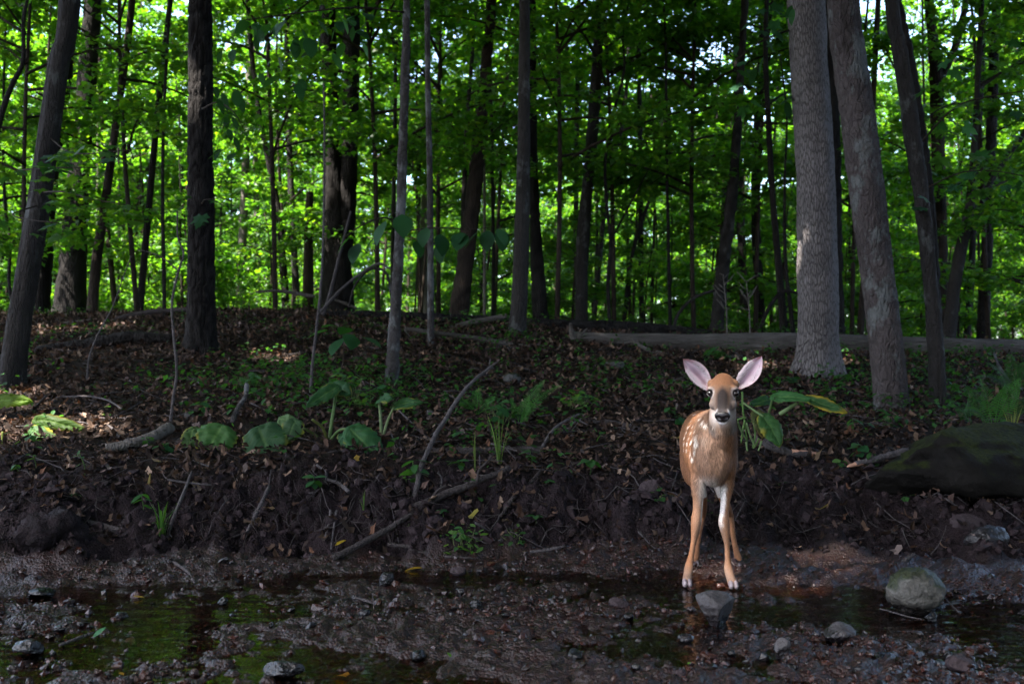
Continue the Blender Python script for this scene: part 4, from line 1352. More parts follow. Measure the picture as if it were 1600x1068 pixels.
branch('tall bare stick curving up from the mud bank, left of centre',
       [(645, 787, 9), (650, 764, 9), (656, 735, 8), (672, 695, 7), (692, 660, 6.5), (716, 622, 6), (738, 596, 5.5), (768, 572, 4.5)],
       Ys=[4.70, 4.72, 4.75, 4.85, 5.0, 5.15, 5.3, 5.5], twigs=[([(768, 572, 4), (776, 566, 3)], (5.5, 5.5)), ([(765, 574, 3), (766, 560, 2.5)], (5.5, 5.5))])
branch('long forked branch lying slantwise on the mud bank under the tall bare stick',
       [(578, 818, 9), (640, 795, 13), (700, 770, 12), (745, 752, 11), (797, 731, 9)], Ys=[4.52, 4.58, 4.66, 4.72, 4.82], bark='stick_dark',
       twigs=[([(672, 784, 6), (682, 768, 5), (697, 758, 4)], (4.62, 4.6, 4.6)), ([(746, 752, 5), (748, 735, 4), (762, 720, 3.5), (772, 708, 3)], (4.7, 4.7, 4.72, 4.75))])
branch('straight dark branch slanting down into the stream beside the long forked one',
       [(520, 872, 12), (560, 852, 11), (600, 830, 10), (640, 805, 8), (662, 788, 6)], Ys=[4.22, 4.30, 4.40, 4.52, 4.60], bark='stick_dark')
branch('thick pale stick lying across the cut bank at far left', [(72, 809, 7), (110, 811, 9), (150, 819, 10), (185, 828, 10), (212, 829, 10)], Ys=[4.45, 4.40, 4.36, 4.33, 4.32])
branch('thin forked twig leaning on the bank above the grass tuft',
       [(300, 736, 4), (290, 762, 5), (276, 795, 5), (264, 830, 5), (258, 862, 4)], Ys=[4.72, 4.55, 4.42, 4.33, 4.25], twigs=[([(262, 749, 3), (295, 754, 3.5), (331, 757, 3)], (4.6, 4.6, 4.6))])
branch('short stick stuck upright in the mud bank, left', [(421, 760, 6), (403, 795, 6), (385, 832, 5)], Ys=[4.62, 4.48, 4.40])
branch('thin pale stick slanting into the stream below the grass tuft', [(254, 868, 4), (275, 880, 5), (295, 895, 4), (305, 911, 3)], Ys=[4.15, 4.05, 3.97, 3.88])
branch('bent twig with forked tip on the slope left of the fawn',
       [(843, 708, 5), (852, 690, 5), (868, 668, 5), (890, 654, 4), (905, 646, 3)], Ys=[5.45, 5.5, 5.6, 5.7, 5.75], twigs=[([(893, 653, 3), (905, 657, 3), (918, 663, 3)], (5.7, 5.68, 5.65))])
branch('dark crooked root arching down the bank in the centre',
       [(845, 735, 5), (826, 757, 6), (800, 780, 7), (788, 798, 6), (782, 806, 4)], Ys=[4.95, 4.82, 4.7, 4.64, 4.6], bark='stick_dark')
branch('long curved branch with peeled end lying along the right bank',
       [(1337, 725, 8), (1372, 716, 12), (1410, 706, 11), (1450, 694, 10), (1490, 685, 9), (1520, 683, 7)], Ys=[5.02, 5.05, 5.10, 5.2, 5.3, 5.4], cut=0)
branch('curved orange barked broken branch right of the fawn',
       [(1193, 690, 12), (1210, 700, 12), (1238, 707, 12), (1266, 709, 11)], Ys=[5.35, 5.32, 5.30, 5.30], cut=3)
branch('mossy stick lying in the leaves left of the fawn shoulder', [(925, 662, 6), (955, 664, 8), (990, 672, 8), (1015, 680, 6)], bark='stick_dark')
branch('wet twig stranded in the stream, left of centre', [(555, 933, 3), (570, 937, 4), (584, 942, 3)], Ys=[3.58, 3.55, 3.52], twigs=[([(584, 960, 2), (584, 942, 2), (582, 928, 2)], (3.45, 3.5, 3.5))])
branch('wet stick lying in the stream beside the green leaf at lower left', [(92, 1008, 4), (118, 998, 5), (146, 988, 4)], Ys=[3.02, 3.06, 3.12])
branch('short stick with muddy tip in the stream at bottom centre', [(888, 1030, 6), (905, 1036, 5), (915, 1055, 3), (925, 1068, 4)], Ys=[2.90, 2.86, 2.78, 2.72], bark='stick_dark')
branch('stick poking up from the mud right of the fawn feet', [(1395, 893, 4), (1408, 880, 6), (1428, 865, 6)], Ys=[4.02, 4.05, 4.1])
branch('long thin grass stalk fallen in front of the mossy boulder', [(1375, 950, 2.5), (1420, 963, 2.5), (1460, 972, 2), (1490, 982, 2)], Ys=[3.42, 3.37, 3.32, 3.28])
branch('thin pale twig leaning on the mossy boulder', [(1472, 930, 3), (1500, 958, 2.5), (1520, 980, 2.5), (1540, 998, 2)], Ys=[3.48, 3.42, 3.34, 3.26])
branch('short pale twig at the right of the stream', [(1533, 982, 4), (1546, 988, 4), (1560, 995, 3)], Ys=[3.25, 3.22, 3.2])
branch('dark root in the mud at the foot of the bank, left of the bright clump', [(606, 850, 6), (640, 853, 7), (690, 856, 7)], Ys=[4.36, 4.35, 4.35], bark='stick_dark')
branch('thin dark root below the bright watercress clump', [(640, 858, 4), (690, 868, 5), (740, 872, 4)], Ys=[4.30, 4.24, 4.22], bark='stick_dark')
branch('muddy stick at the waterline right of the bright clump', [(828, 862, 4), (858, 858, 5), (883, 853, 3)], Ys=[4.25, 4.27, 4.3])
branch('pair of thin upright roots in the cut bank', [(516, 797, 4), (514, 815, 4), (508, 838, 3)], Ys=[4.50, 4.44, 4.38], twigs=[([(526, 797, 3), (522, 820, 3), (517, 858, 2.5)], (4.48, 4.42, 4.32))])
branch('crooked dead twig on the bank lip, left of the tall bare stick', [(510, 748, 4), (530, 755, 6), (545, 768, 6)], Ys=[4.78, 4.70, 4.62], twigs=[([(495, 726, 4), (509, 738, 4), (508, 758, 3)], (4.85, 4.8, 4.74))])
branch('pale stick on the slope in the sunlit leaves at left', [(168, 663, 2), (178, 672, 5), (188, 684, 4)], Ys=[5.55, 5.5, 5.42])
branch('dark stump stick pointing up from the sunlit leaves at left', [(46, 645, 7), (58, 633, 5), (72, 618, 3)], Ys=[6.05, 6.0, 5.95], bark='stick_dark')
branch('long thin curved twig arching over the sunlit leaves at left', [(85, 621, 2.5), (130, 619, 3), (165, 624, 3), (190, 638, 2.5)], Ys=[6.4, 6.3, 6.2, 6.0])
branch('pale twig on the slope right of the cabbage leaf', [(622, 640, 2.5), (640, 657, 3), (664, 678, 2.5)], Ys=[6.3, 6.1, 5.9])
branch('pale fallen stick lying under the log, behind the fawn ears', [(1110, 556, 5), (1135, 558, 6), (1160, 556, 6)], Ys=[9.2, 9.2, 9.2], bark='wood_grey')
branch('long low branch resting on the slope left of the fawn ears', [(985, 530, 5), (1010, 545, 6), (1040, 553, 6), (1068, 561, 5)], Ys=[9.6, 9.5, 9.4, 9.3], bark='wood_grey')
branch('lichen covered leaning stick behind the leftmost cabbage leaves', [(363, 660, 8), (370, 640, 8), (383, 620, 7), (385, 600, 7)], Ys=[5.75, 5.78, 5.85, 5.9], bark='bark_smooth')
branch('pale dead stick standing slanted in the ferns, upper right', [(1554, 552, 4), (1560, 570, 4), (1570, 585, 4), (1580, 597, 4)], Ys=[8.0, 7.8, 7.6, 7.5], bark='bark_smooth')

# dead branching stalks standing on the crest, and an arched dead limb
for (label, px, py, h, Y) in [('branching pale dead stalk on the crest, left of the two', 1136, 520, 90, 10.9), ('branching pale dead stalk on the crest, right of the two', 1172, 524, 86, 10.8)]:
    root = empty('dead_stalk', at(px, py, Y), label, 'dead plant')
    P = np.array([at(px, py + 6, Y), at(px - 1, py - h * .4, Y), at(px - 6, py - h, Y)])
    V, fs, _ = tube(catmull(P, 10), np.linspace(.010, .005, 10), 5)
    build('stem', V, fs, M['bark_pale'], root)
    for j in range(11):
        f = rng.uniform(.35, .98); s = rng.choice([-1, 1])
        b0 = at(px - 6 * f, py - h * f, Y); ln = rng.uniform(.05, .2)
        d = np.array([s * rng.uniform(.4, 1), rng.normal(0, .3), rng.uniform(.5, 1)])
        V, fs, _ = tube(np.array([b0, b0 + d * ln * .5 + rng.normal(0, .01, 3), b0 + d * ln]), np.array([.006, .005, .003]), 4)
        build('twig', V, fs, M['bark_pale'], root)
log('fallen_branch', 'dead limb arching from the ground up to the pale patched trunk',
    [(1052, 515, 6), (1060, 490, 5), (1085, 465, 5), (1120, 452, 4)], 12.2, 'bark_grey', 'plain', 'branch', 21)
log('fallen_branch', 'dark arching limb between the pale patched trunk and the big ash',
    [(1185, 518, 6), (1205, 475, 6), (1225, 455, 6), (1248, 458, 4)], 11.8, 'bark_dark', 'plain', 'branch', 22)
log('fallen_branch', 'bowed bare stem arching behind the slender ringed trunk',
    [(545, 480, 3), (555, 445, 3), (580, 420, 4), (604, 428, 4), (612, 470, 3)], 10.8, 'bark_grey', 'plain', 'branch', 23)
log('fallen_branch', 'thin stem leaning across the twin trunks from lower left to upper right',
    [(504, 492, 5), (515, 460, 5), (530, 400, 4.5), (548, 330, 3.5)], 10.4, 'stick', 'plain', 'branch', 24)
log('fallen_branch', 'thin bowed stem crossing in front of the twin trunks towards the ringed trunk',
    [(498, 490, 5), (530, 455, 4.5), (560, 430, 4), (590, 412, 4), (610, 420, 3)], 10.2, 'stick', 'plain', 'branch', 25)

# ------------------------------------------------------------------ stones
I4, I4f = ico(4)


def stone(label, px, py, w, h, mat, depth=None, Y=None, seed=1, sharp=0, name='stone', cat='stone', sink=.2, tiltz=0.0, rough=.16, fine=.03):
    """px, py: middle of its foot in the photo; w, h in photo pixels"""
    p = hit(px, py) if Y is None else at(px, py, Y)
    W = w / F * p[1] / 2; Hh = h / F * p[1]; D = (depth or w * .8) / F * p[1] / 2
    r = np.random.default_rng(seed)
    V = I4.copy()
    V = V * (1 + rough * fbm(V * 1.5 + seed, 4, seed)[:, None])
    for k in range(sharp):      # cleaved faces
        n = r.normal(0, 1, 3); n /= np.linalg.norm(n); c = r.uniform(.5, .75)
        dd = V @ n - c
        V = V - np.where(dd > 0, dd, 0)[:, None] * n * .96
    V = V * (1 + fine * fbm(V * 7 + seed, 3, seed + 9)[:, None])
    V -= (V.max(0) + V.min(0)) / 2
    V /= np.abs(V).max(0)
    V = V * np.array([W, D, Hh / 2 / (1 - sink * .5)])
    a = tiltz
    V = V @ np.array([[math.cos(a), 0, math.sin(a)], [0, 1, 0], [-math.sin(a), 0, math.cos(a)]]).T
    V[:, 2] -= V[:, 2].max() - Hh
    V = V + np.array([p[0], p[1] + D * .5, p[2] if Y is None else gz(p[0], p[1])])
    return tag(build(name, V, [I4f], M[mat]), label, cat)


stone('pointed grey rock with cleaved faces standing in the stream just below the fawn', 1122, 980, 62, 54, 'rock', 52, seed=12, sharp=7, cat='rock', name='rock')
stone('large rounded boulder patched with moss in the stream at right', 1438, 962, 92, 72, 'rock_moss', 80, seed=4, sharp=0, cat='boulder', name='boulder')
stone('rounded pale topped stone in the stream, left of the mossy boulder', 1316, 1006, 50, 30, 'rock', 44, seed=6, sharp=2)
stone('small upright flat stone in the stream below the pointed rock', 1222, 1030, 24, 32, 'rock', 18, seed=7, sharp=4, tiltz=.35)
stone('rounded dark grey pebble poking from the stream, left of centre', 603, 920, 24, 24, 'rock_dark', 24, seed=8)
stone('wet bluish angular stone at the lower left of the stream', 40, 1026, 48, 24, 'rock_dark', 30, seed=9, sharp=4)
stone('small pointed dark stone in the stream near the centre', 719, 934, 12, 14, 'rock', 12, seed=10, sharp=3)
stone('purplish flat stone at the waterline below the watercress clump', 715, 900, 26, 14, 'rock_pink', 22, seed=11, sharp=3)
stone('flat purplish slab stone in the stream, left of the fawn feet', 968, 952, 34, 18, 'rock_pink', 26, seed=13, sharp=5)
stone('shiny wet dark stone at bottom centre of the stream', 898, 1036, 24, 18, 'rock_dark', 26, seed=14, sharp=3)
stone('long dark wet stone at the bottom edge, left of centre', 440, 1060, 70, 24, 'rock_dark', 36, seed=15, sharp=2)
stone('dark wet stone in the stream at lower left', 652, 1032, 26, 16, 'rock_dark', 24, seed=16, sharp=4)
stone('flat grey stone in the stream under the pointed rock', 1072, 1004, 26, 12, 'rock', 20, seed=17, sharp=3)
stone('reddish angular stone under water at lower right', 1506, 1052, 44, 22, 'rock_pink', 38, seed=18, sharp=5)
stone('wet black stone in the stream below the pale topped stone', 1385, 1036, 40, 14, 'rock_dark', 34, seed=19, sharp=2)
stone('red brown stone in the stream at bottom right of centre', 1062, 1062, 24, 14, 'rock_pink', 22, seed=20, sharp=4)
stone('dark lump of stone at the stream margin, lower left', 60, 935, 40, 14, 'rock_dark', 34, seed=21, sharp=3)
stone('flat pinkish slab stone stuck in the mud bank left of the fawn', 1015, 783, 34, 34, 'rock_pink', 14, seed=22, sharp=6, tiltz=.5)
stone('grey stone among leaves on the slope, left of the fawn ear', 960, 576, 34, 14, 'rock_hill', 26, seed=23)
stone('grey stone on the slope behind the fern', 800, 598, 28, 16, 'rock_hill', 24, seed=24)
stone('small grey stone among leaves right of the tall cabbage stalks', 672, 652, 12, 14, 'rock_hill', 12, seed=25)
stone('small blue grey stone behind the left cabbage leaves', 481, 645, 11, 9, 'rock_hill', 10, seed=26)
stone('grey stone beside the crooked bare sapling', 296, 655, 18, 13, 'rock_hill', 14, seed=27)
stone('large dark clod of mud bulging at the waterline, far left', 68, 908, 120, 80, 'mud_clod', 90, Y=4.06, seed=31, rough=.36, fine=.08, name='mud_clod', cat='clod')
stone('broad dark mossy ledge of rock under the peeled branch at right', 1560, 846, 400, 124, 'ledge', 230, Y=4.68, seed=33, sharp=5, rough=.30, fine=.09, name='rock_ledge', cat='rock', sink=.1)
stone('pinkish flat rock wedged in the dark ledge at right', 1518, 816, 66, 34, 'rock_pink', 40, Y=4.40, seed=34, sharp=6, tiltz=.1, cat='rock', name='rock')
stone('dull pink rock below the wedged one, nearer the water', 1545, 850, 74, 44, 'rock_dark', 40, Y=4.22, seed=35, sharp=4, cat='rock', name='rock')
_sm = None
for k in range(22):
    px = rng.uniform(20, 1580); py = rng.uniform(900, 1062); w = rng.uniform(9, 20)
    stone('small wet dark stone poking out of the shallow stream', px, py, w, w * rng.uniform(.5, .9), 'rock_dark', None, None, 50 + k, int(rng.integers(2, 5)))['group'] = 'small wet stones in the stream'

# ------------------------------------------------------------------ big-leaved bank plants
def big_leaf(name, root, base, tip, hw, Y, dy=-.10, col=(.030, .078, .020), edge=(.13, .13, .02), edge_amt=.3, fold=.25, sag=.35, seed=0, mat='leaf_big', cord=.14):
    """blade from base to tip (photo pixels); tip is nearer the camera by -dy"""
    r = np.random.default_rng(seed)
    p0 = at(*base, Y); p1 = at(*tip, Y + dy)
    ax = p1 - p0; L = np.linalg.norm(ax); ax /= L
    W = hw / F * Y
    side = np.cross(ax, np.array([0, -1.0, .55])); side /= np.linalg.norm(side)
    nor = np.cross(side, ax)
    if nor[2] < 0 and nor[1] > 0: nor = -nor
    nt_, ns = 34, 19
    t = np.linspace(-cord, 1, nt_)[:, None]; s = np.linspace(-1, 1, ns)[None, :]
    tc_ = np.clip((t + cord) / (1 + cord), 0, 1)
    prof = W * tc_ ** .5 * (1 - tc_) ** .66 / .449
    tt2 = t + cord * 1.2 * (1 - np.abs(s)) * np.clip((.10 - t) / .25, 0, 1)      # heart-shaped foot
    x = s * prof * (1 + .05 * np.sin(tc_ * 46 + r.uniform(0, 6)) * np.abs(s) ** 3 + .05 * np.sin(tc_ * 9 + r.uniform(0, 6)))
    ph = (tc_ * 9.5 - np.abs(s) * 2.6)
    rib = np.abs(np.sin(np.pi * ph)) ** .7
    z = fold * np.abs(x) + .034 * L * 2 * rib * (np.abs(s) ** .4) * (1 - .6 * np.abs(s)) - sag * L * tc_ ** 2 * .5 - .35 * W * np.abs(s) ** 3
    z = z + .012 * vnoise(np.stack([np.broadcast_to(t, x.shape).ravel() * 5 + seed, x.ravel() * 30, 0 * x.ravel()], -1), 3).reshape(x.shape)
    Pn = p0 + (tt2 * L)[..., None] * ax + x[..., None] * side + z[..., None] * nor
    V = Pn.reshape(-1, 3)
    i = np.arange(nt_ - 1)[:, None] * ns; j = np.arange(ns - 1)[None, :]
    q = np.stack([i + j, i + j + 1, i + ns + j + 1, i + ns + j], -1).reshape(-1, 4)
    if edge_amt > 0:          # insect holes
        hole = vnoise(V * 38 + seed, 12)[q].mean(1) > .80
        q = q[~hole]
    C = np.tile(np.array(col, float), (len(V), 1)) * (.70 + .45 * rib.reshape(-1, 1))
    vein = np.exp(-(s / .05) ** 2) + .5 * (rib < .22)
    C = C + np.broadcast_to(vein[..., None], x.shape + (1,)).reshape(-1, 1) * np.array([.040, .055, .016])
    e = smooth01(np.maximum(np.abs(np.broadcast_to(s, x.shape)), np.broadcast_to(tc_, x.shape) ** 2.2 * .9).ravel()
                 + .35 * vnoise(V * 22, seed + 2), 1.0 - edge_amt * .6, 1.12)[:, None]
    C = C * (1 - e) + np.array(edge) * e
    return build(name, V, [q], M[mat], root, {'col': C})


def stalk(root, p, w=4.5, col=(.09, .14, .05), name='stalk'):
    P = np.array([at(a, b, y) for a, b, y in p])
    V, fs, _ = tube(catmull(P, 12), np.linspace(w, w * .7, 12) / 2 / F * P[0, 1], 8)
    return build(name, V, fs, M['leaf_big'], root, {'col': np.tile([col], (len(V), 1))})


def plant_root(name, px, py, label, cat='plant', Y=None, group=None):
    p = hit(px, py) if Y is None else at(px, py, Y)
    return empty(name, p, label, cat, group)


YEL, BRN = (.20, .17, .02), (.11, .075, .03)
rt = plant_root('skunk_cabbage', 318, 700, 'big drooping crinkled leaf with a ragged yellowish side leaf, leftmost of the bank cabbage plants')
big_leaf('leaf', rt, (346, 666), (318, 712), 33, 5.35, edge_amt=.18, seed=1)
big_leaf('leaf', rt, (303, 668), (293, 697), 17, 5.45, col=(.045, .085, .028), edge=YEL, edge_amt=.5, seed=2)
stalk(rt, [(322, 700, 5.5), (340, 680, 5.5), (346, 668, 5.35)])
rt = plant_root('skunk_cabbage', 425, 700, 'broad hanging cabbage leaf with a smaller paler leaf behind its right shoulder')
big_leaf('leaf', rt, (404, 668), (426, 718), 34, 5.3, edge_amt=.22, seed=3, col=(.026, .062, .026))
big_leaf('leaf', rt, (462, 657), (446, 688), 19, 5.5, edge_amt=.35, seed=4, col=(.028, .062, .026))
big_leaf('leaf', rt, (436, 655), (460, 654), 10, 5.55, col=(.07, .12, .05), edge=(.11, .14, .06), edge_amt=.3, seed=5, dy=-.04)
stalk(rt, [(440, 700, 5.55), (425, 680, 5.5), (405, 669, 5.3)])
rt = plant_root('skunk_cabbage', 514, 692, 'cabbage plant with upright pale stalks and a glossy ribbed leaf hanging to the right')
big_leaf('leaf', rt, (547, 670), (594, 714), 25, 5.3, edge_amt=.1, seed=6, col=(.020, .066, .022))
big_leaf('leaf', rt, (545, 672), (549, 698), 19, 5.35, edge_amt=.1, seed=7, col=(.018, .056, .022))
big_leaf('leaf', rt, (527, 604), (480, 628), 13, 5.6, edge_amt=.1, seed=8, col=(.018, .055, .018), dy=-.12)
big_leaf('leaf', rt, (521, 600), (545, 612), 14, 5.7, edge_amt=.1, seed=9, col=(.016, .05, .018), dy=-.1)
stalk(rt, [(514, 692, 5.55), (518, 660, 5.55), (523, 628, 5.6), (524, 605, 5.62)], 6)
stalk(rt, [(512, 690, 5.5), (504, 668, 5.45), (488, 655, 5.4)], 5.5, (.10, .11, .03))
stalk(rt, [(510, 692, 5.5), (494, 680, 5.45), (474, 668, 5.4)], 5, (.06, .08, .025))
stalk(rt, [(514, 690, 5.5), (530, 672, 5.4), (547, 670, 5.3)], 5)
rt = plant_root('skunk_cabbage', 597, 688, 'two pale leaning stalks with dark leaf tops, right of the glossy ribbed leaf')
stalk(rt, [(596, 690, 5.6), (595, 660, 5.62), (592, 624, 5.65)], 5.5, (.13, .17, .08))
stalk(rt, [(597, 690, 5.6), (604, 662, 5.58), (616, 634, 5.55)], 5.0, (.13, .17, .08))
big_leaf('leaf', rt, (592, 624), (606, 616), 11, 5.65, edge_amt=.1, seed=10, col=(.018, .055, .018), dy=-.2)
big_leaf('leaf', rt, (616, 634), (655, 624), 9, 5.55, edge_amt=.1, seed=11, col=(.018, .055, .018), dy=-.1)
rt = plant_root('skunk_cabbage', 15, 640, 'bright yellow green leaf at the left edge above the sunlit dead leaves')
big_leaf('leaf', rt, (-12, 628), (38, 620), 13, 5.9, col=(.07, .12, .012), edge=(.09, .12, .012), edge_amt=.2, seed=12, mat='leaf_near')
stalk(rt, [(0, 660, 5.95), (-8, 640, 5.95), (-12, 628, 5.9)])
rt = plant_root('skunk_cabbage', 60, 700, 'sunlit wilting plant with yellow brown edged leaves among the dead leaves at left')
big_leaf('leaf', rt, (58, 656), (126, 664), 12, 5.5, col=(.03, .06, .01), edge=(.09, .06, .008), edge_amt=.55, seed=13, mat='leaf_near')
big_leaf('leaf', rt, (50, 672), (84, 690), 15, 5.4, col=(.03, .07, .02), edge=YEL, edge_amt=.3, seed=14)
big_leaf('leaf', rt, (40, 692), (10, 704), 12, 5.35, col=(.03, .065, .012), edge=YEL, edge_amt=.3, seed=15)
stalk(rt, [(60, 702, 5.5), (62, 680, 5.5), (58, 657, 5.5)], 5, (.10, .14, .03))
stalk(rt, [(6, 706, 5.3), (4, 690, 5.3), (4, 674, 5.3)], 4.5, (.14, .17, .04))
rt = plant_root('skunk_cabbage', 1215, 690, 'cabbage plant with a yellow tipped hanging leaf and wide flat leaves, right of the fawn')
big_leaf('leaf', rt, (1193, 650), (1221, 691), 17, 5.2, col=(.030, .080, .024), edge=YEL, edge_amt=.32, seed=16)
big_leaf('leaf', rt, (1183, 642), (1194, 676), 13, 5.3, col=(.05, .06, .02), edge=BRN, edge_amt=.75, seed=17)
big_leaf('leaf', rt, (1208, 620), (1262, 617), 10, 5.3, col=(.024, .078, .022), edge=(.05, .06, .02), edge_amt=.25, seed=18, dy=-.14)
big_leaf('leaf', rt, (1204, 624), (1176, 628), 9, 5.4, col=(.018, .055, .018), edge_amt=.2, seed=19)
big_leaf('leaf', rt, (1258, 622), (1322, 638), 10, 5.35, col=(.022, .060, .018), edge=(.30, .21, .02), edge_amt=.8, seed=20, dy=-.16)
stalk(rt, [(1208, 694, 5.4), (1198, 668, 5.4), (1207, 622, 5.3)], 5)
stalk(rt, [(1218, 647, 5.3), (1232, 638, 5.3), (1245, 630, 5.3)], 7, (.16, .22, .10))
stalk(rt, [(1212, 692, 5.4), (1215, 660, 5.4), (1193, 650, 5.2)], 4.5)
rt = plant_root('grass_clump', 1176, 700, 'clump of pale broken green stalks drooping just right of the fawn neck', 'grass')
for k, p in enumerate([[(1160, 612, 5.2), (1161, 640, 5.2), (1168, 690, 5.25)], [(1160, 628, 5.2), (1180, 642, 5.15), (1192, 650, 5.1)], [(1152, 656, 5.1), (1160, 653, 5.1), (1166, 652, 5.1)],
                       [(1152, 658, 5.1), (1158, 672, 5.15), (1168, 690, 5.2)], [(1164, 656, 5.2), (1160, 675, 5.2), (1158, 692, 5.2)], [(1166, 660, 5.2), (1172, 680, 5.2), (1180, 698, 5.2)],
                       [(1178, 660, 5.25), (1180, 680, 5.25), (1176, 697, 5.2)], [(1166, 690, 5.1), (1167, 700, 5.1), (1168, 704, 5.1)], [(1186, 684, 5.2), (1180, 696, 5.2), (1176, 700, 5.2)],
                       [(1190, 688, 5.2), (1187, 698, 5.2), (1185, 704, 5.2)]]):
    stalk(rt, p, 3.6, (.13, .19, .08) if k % 2 else (.08, .14, .04))

# ------------------------------------------------------------------ herbs, saplings and sprays whose leaves can be told apart
leaf_src = {}
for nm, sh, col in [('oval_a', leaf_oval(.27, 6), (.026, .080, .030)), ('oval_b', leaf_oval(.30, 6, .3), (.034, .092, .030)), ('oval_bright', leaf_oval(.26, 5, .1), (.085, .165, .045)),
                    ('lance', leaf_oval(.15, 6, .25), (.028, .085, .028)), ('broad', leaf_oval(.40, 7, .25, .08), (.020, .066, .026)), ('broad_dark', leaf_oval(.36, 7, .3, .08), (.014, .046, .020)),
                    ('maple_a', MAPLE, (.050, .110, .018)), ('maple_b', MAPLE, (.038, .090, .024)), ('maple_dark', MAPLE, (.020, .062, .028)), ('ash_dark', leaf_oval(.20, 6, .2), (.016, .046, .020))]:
    leaf_src[nm] = mesh('leaf', sh[0], [sh[1]], M['leaf_near'], {'col': np.tile([col], (len(sh[0]), 1))})


def put_leaf(root, p, size, yaw, tilt, roll, kind):
    o = link('leaf', leaf_src[kind], root, np.asarray(p) - np.array(root.location))
    o.rotation_euler = (Matrix.Rotation(yaw, 3, 'Z') @ Matrix.Rotation(tilt, 3, 'X') @ Matrix.Rotation(roll, 3, 'Y')).to_euler()
    o.scale = (size, size, size)
    return o


def herb(label, px, py, h, nl, ls, kinds=('oval_a', 'oval_b'), lean=0.0, group=None, name='herb', whorl=False, cat='plant', stem_c=(.06, .10, .035), Y=None, stem_w=2.2):
    """stem of h px carrying nl leaves of ls px"""
    rt = plant_root(name, px, py, label, cat, Y, group)
    b = np.array(rt.location); k = b[1] / F
    t = np.linspace(0, 1, 6)[:, None]
    tip = b + np.array([lean * h * k, -.02, h * k])
    P = b * (1 - t) + tip * t + np.array([0, 0, .03 * h * k]) * np.sin(t * 3.14) + np.array([.06 * h * k, 0, 0]) * np.sin(t * 5)
    V, fs, _ = tube(P, np.linspace(stem_w, stem_w * .6, 6) / 2 * k, 5)
    build('stem', V, fs, M['leaf_big'], rt, {'col': np.tile([stem_c], (len(V), 1))})
    a0 = rng.uniform(0, 6.28)
    for i in range(nl):
        f = 1.0 if whorl else 1 - (i // 2) / max(1, (nl + 1) // 2) * .75
        q = b * (1 - f) + tip * f
        yaw = a0 + (i * 6.28 / nl if whorl else (i % 2) * 3.14 + (i // 2) * 1.2) + rng.normal(0, .25)
        put_leaf(rt, q, ls * k * rng.uniform(.75, 1.15) * (1.0 if f > .5 else .85), yaw, rng.uniform(-.45, .25), rng.normal(0, .25), str(rng.choice(kinds)))
    return rt


herb('fresh green herb with long oval leaves hugging the tall bare stick', 648, 765, 46, 9, 26)
herb('small green plant on the bank left of the tall bare stick', 492, 768, 20, 6, 22)
herb('five leaved green seedling on the bank left of the fawn', 922, 742, 22, 6, 25, whorl=True)
herb('tiny star leaved seedling below the long forked branch', 692, 812, 14, 5, 14, whorl=True)
herb('star leaved seedling above the yellow leaf in the mud, centre', 837, 826, 20, 5, 16, whorl=True)
herb('small seedling with drooping leaves at the right end of the long forked branch', 830, 730, 24, 6, 20)
herb('tall thin herb in front of the fern, centre', 868, 745, 22, 5, 16)
herb('small seedling on the mud left of the flat pinkish slab', 858, 768, 16, 5, 12, whorl=True)
herb('tiny bright seedling beside the flat pinkish slab stone', 1034, 783, 10, 4, 9, ('oval_bright',))
herb('leafy seedling on the bank lip below the blotched trunk', 1340, 722, 28, 7, 24, ('oval_b', 'broad'))
herb('pale green sprout left of the leafy seedling on the right bank', 1312, 738, 18, 6, 17, ('oval_bright', 'oval_b'))
herb('two leaved seedling at the foot of the blotched trunk', 1332, 676, 22, 5, 18)
herb('small sprout beside the tall bare stick base', 634, 756, 16, 5, 13, ('oval_bright',))
herb('low green seedling left of the crooked bare sapling', 262, 708, 14, 6, 24, ('broad', 'oval_b'))
herb('upright narrow leaved sprout left of the crooked bare sapling', 232, 705, 22, 5, 15, ('oval_b',))
herb('drooping narrow leaved sprout on the cut bank above the grass tuft', 222, 805, 34, 5, 22, ('lance',), .1)
herb('wispy green sprout on the left bank with two thin leaves', 132, 745, 40, 6, 14, ('lance', 'oval_a'), -.1)
herb('low green leaves on the mud at far left, right of the clod', 28, 740, 14, 5, 15)
herb('green seedling on the leaf bank right of the sunlit patch', 56, 735, 24, 5, 18, ('lance',))
herb('tiny seedling high on the left mud bank', 120, 780, 10, 5, 13)
herb('small leafy sprout left of the watercress clump', 640, 830, 10, 4, 12, ('oval_bright',))
herb('seedling with round leaves behind the grass stems', 725, 690, 16, 4, 20, ('broad',))
herb('fresh seedling behind the bank grass stems, near the tall stick', 718, 735, 16, 6, 18)
herb('small grassy sprout on the mud bank right of the fawn', 1216, 765, 12, 6, 15, ('lance',))
herb('low broad green leaves under the ash foot', 1236, 602, 12, 8, 20, ('oval_b', 'broad'))
herb('low broad leaf pair left of the blotched trunk', 1318, 600, 14, 6, 20, ('broad', 'oval_b'))
herb('broad green seedling left of the fawn on the slope', 1066, 672, 18, 5, 20, ('broad',))
herb('small green leaves on the slope beside the fawn shoulder', 1045, 650, 14, 5, 18, ('oval_b',))
herb('green herb on the slope left of the lichen covered stick', 318, 650, 22, 8, 20)
herb('green herb with upright leaves right of the lichen covered stick', 398, 628, 22, 7, 18)
rt = herb('young basswood seedling with wide horizontal leaves on a leaning stem, left of the ringed trunk', 526, 592, 62, 0, 30, lean=.28, name='tree_seedling', cat='sapling', stem_c=(.06, .045, .04))
bq = np.array(rt.location); kq = bq[1] / F
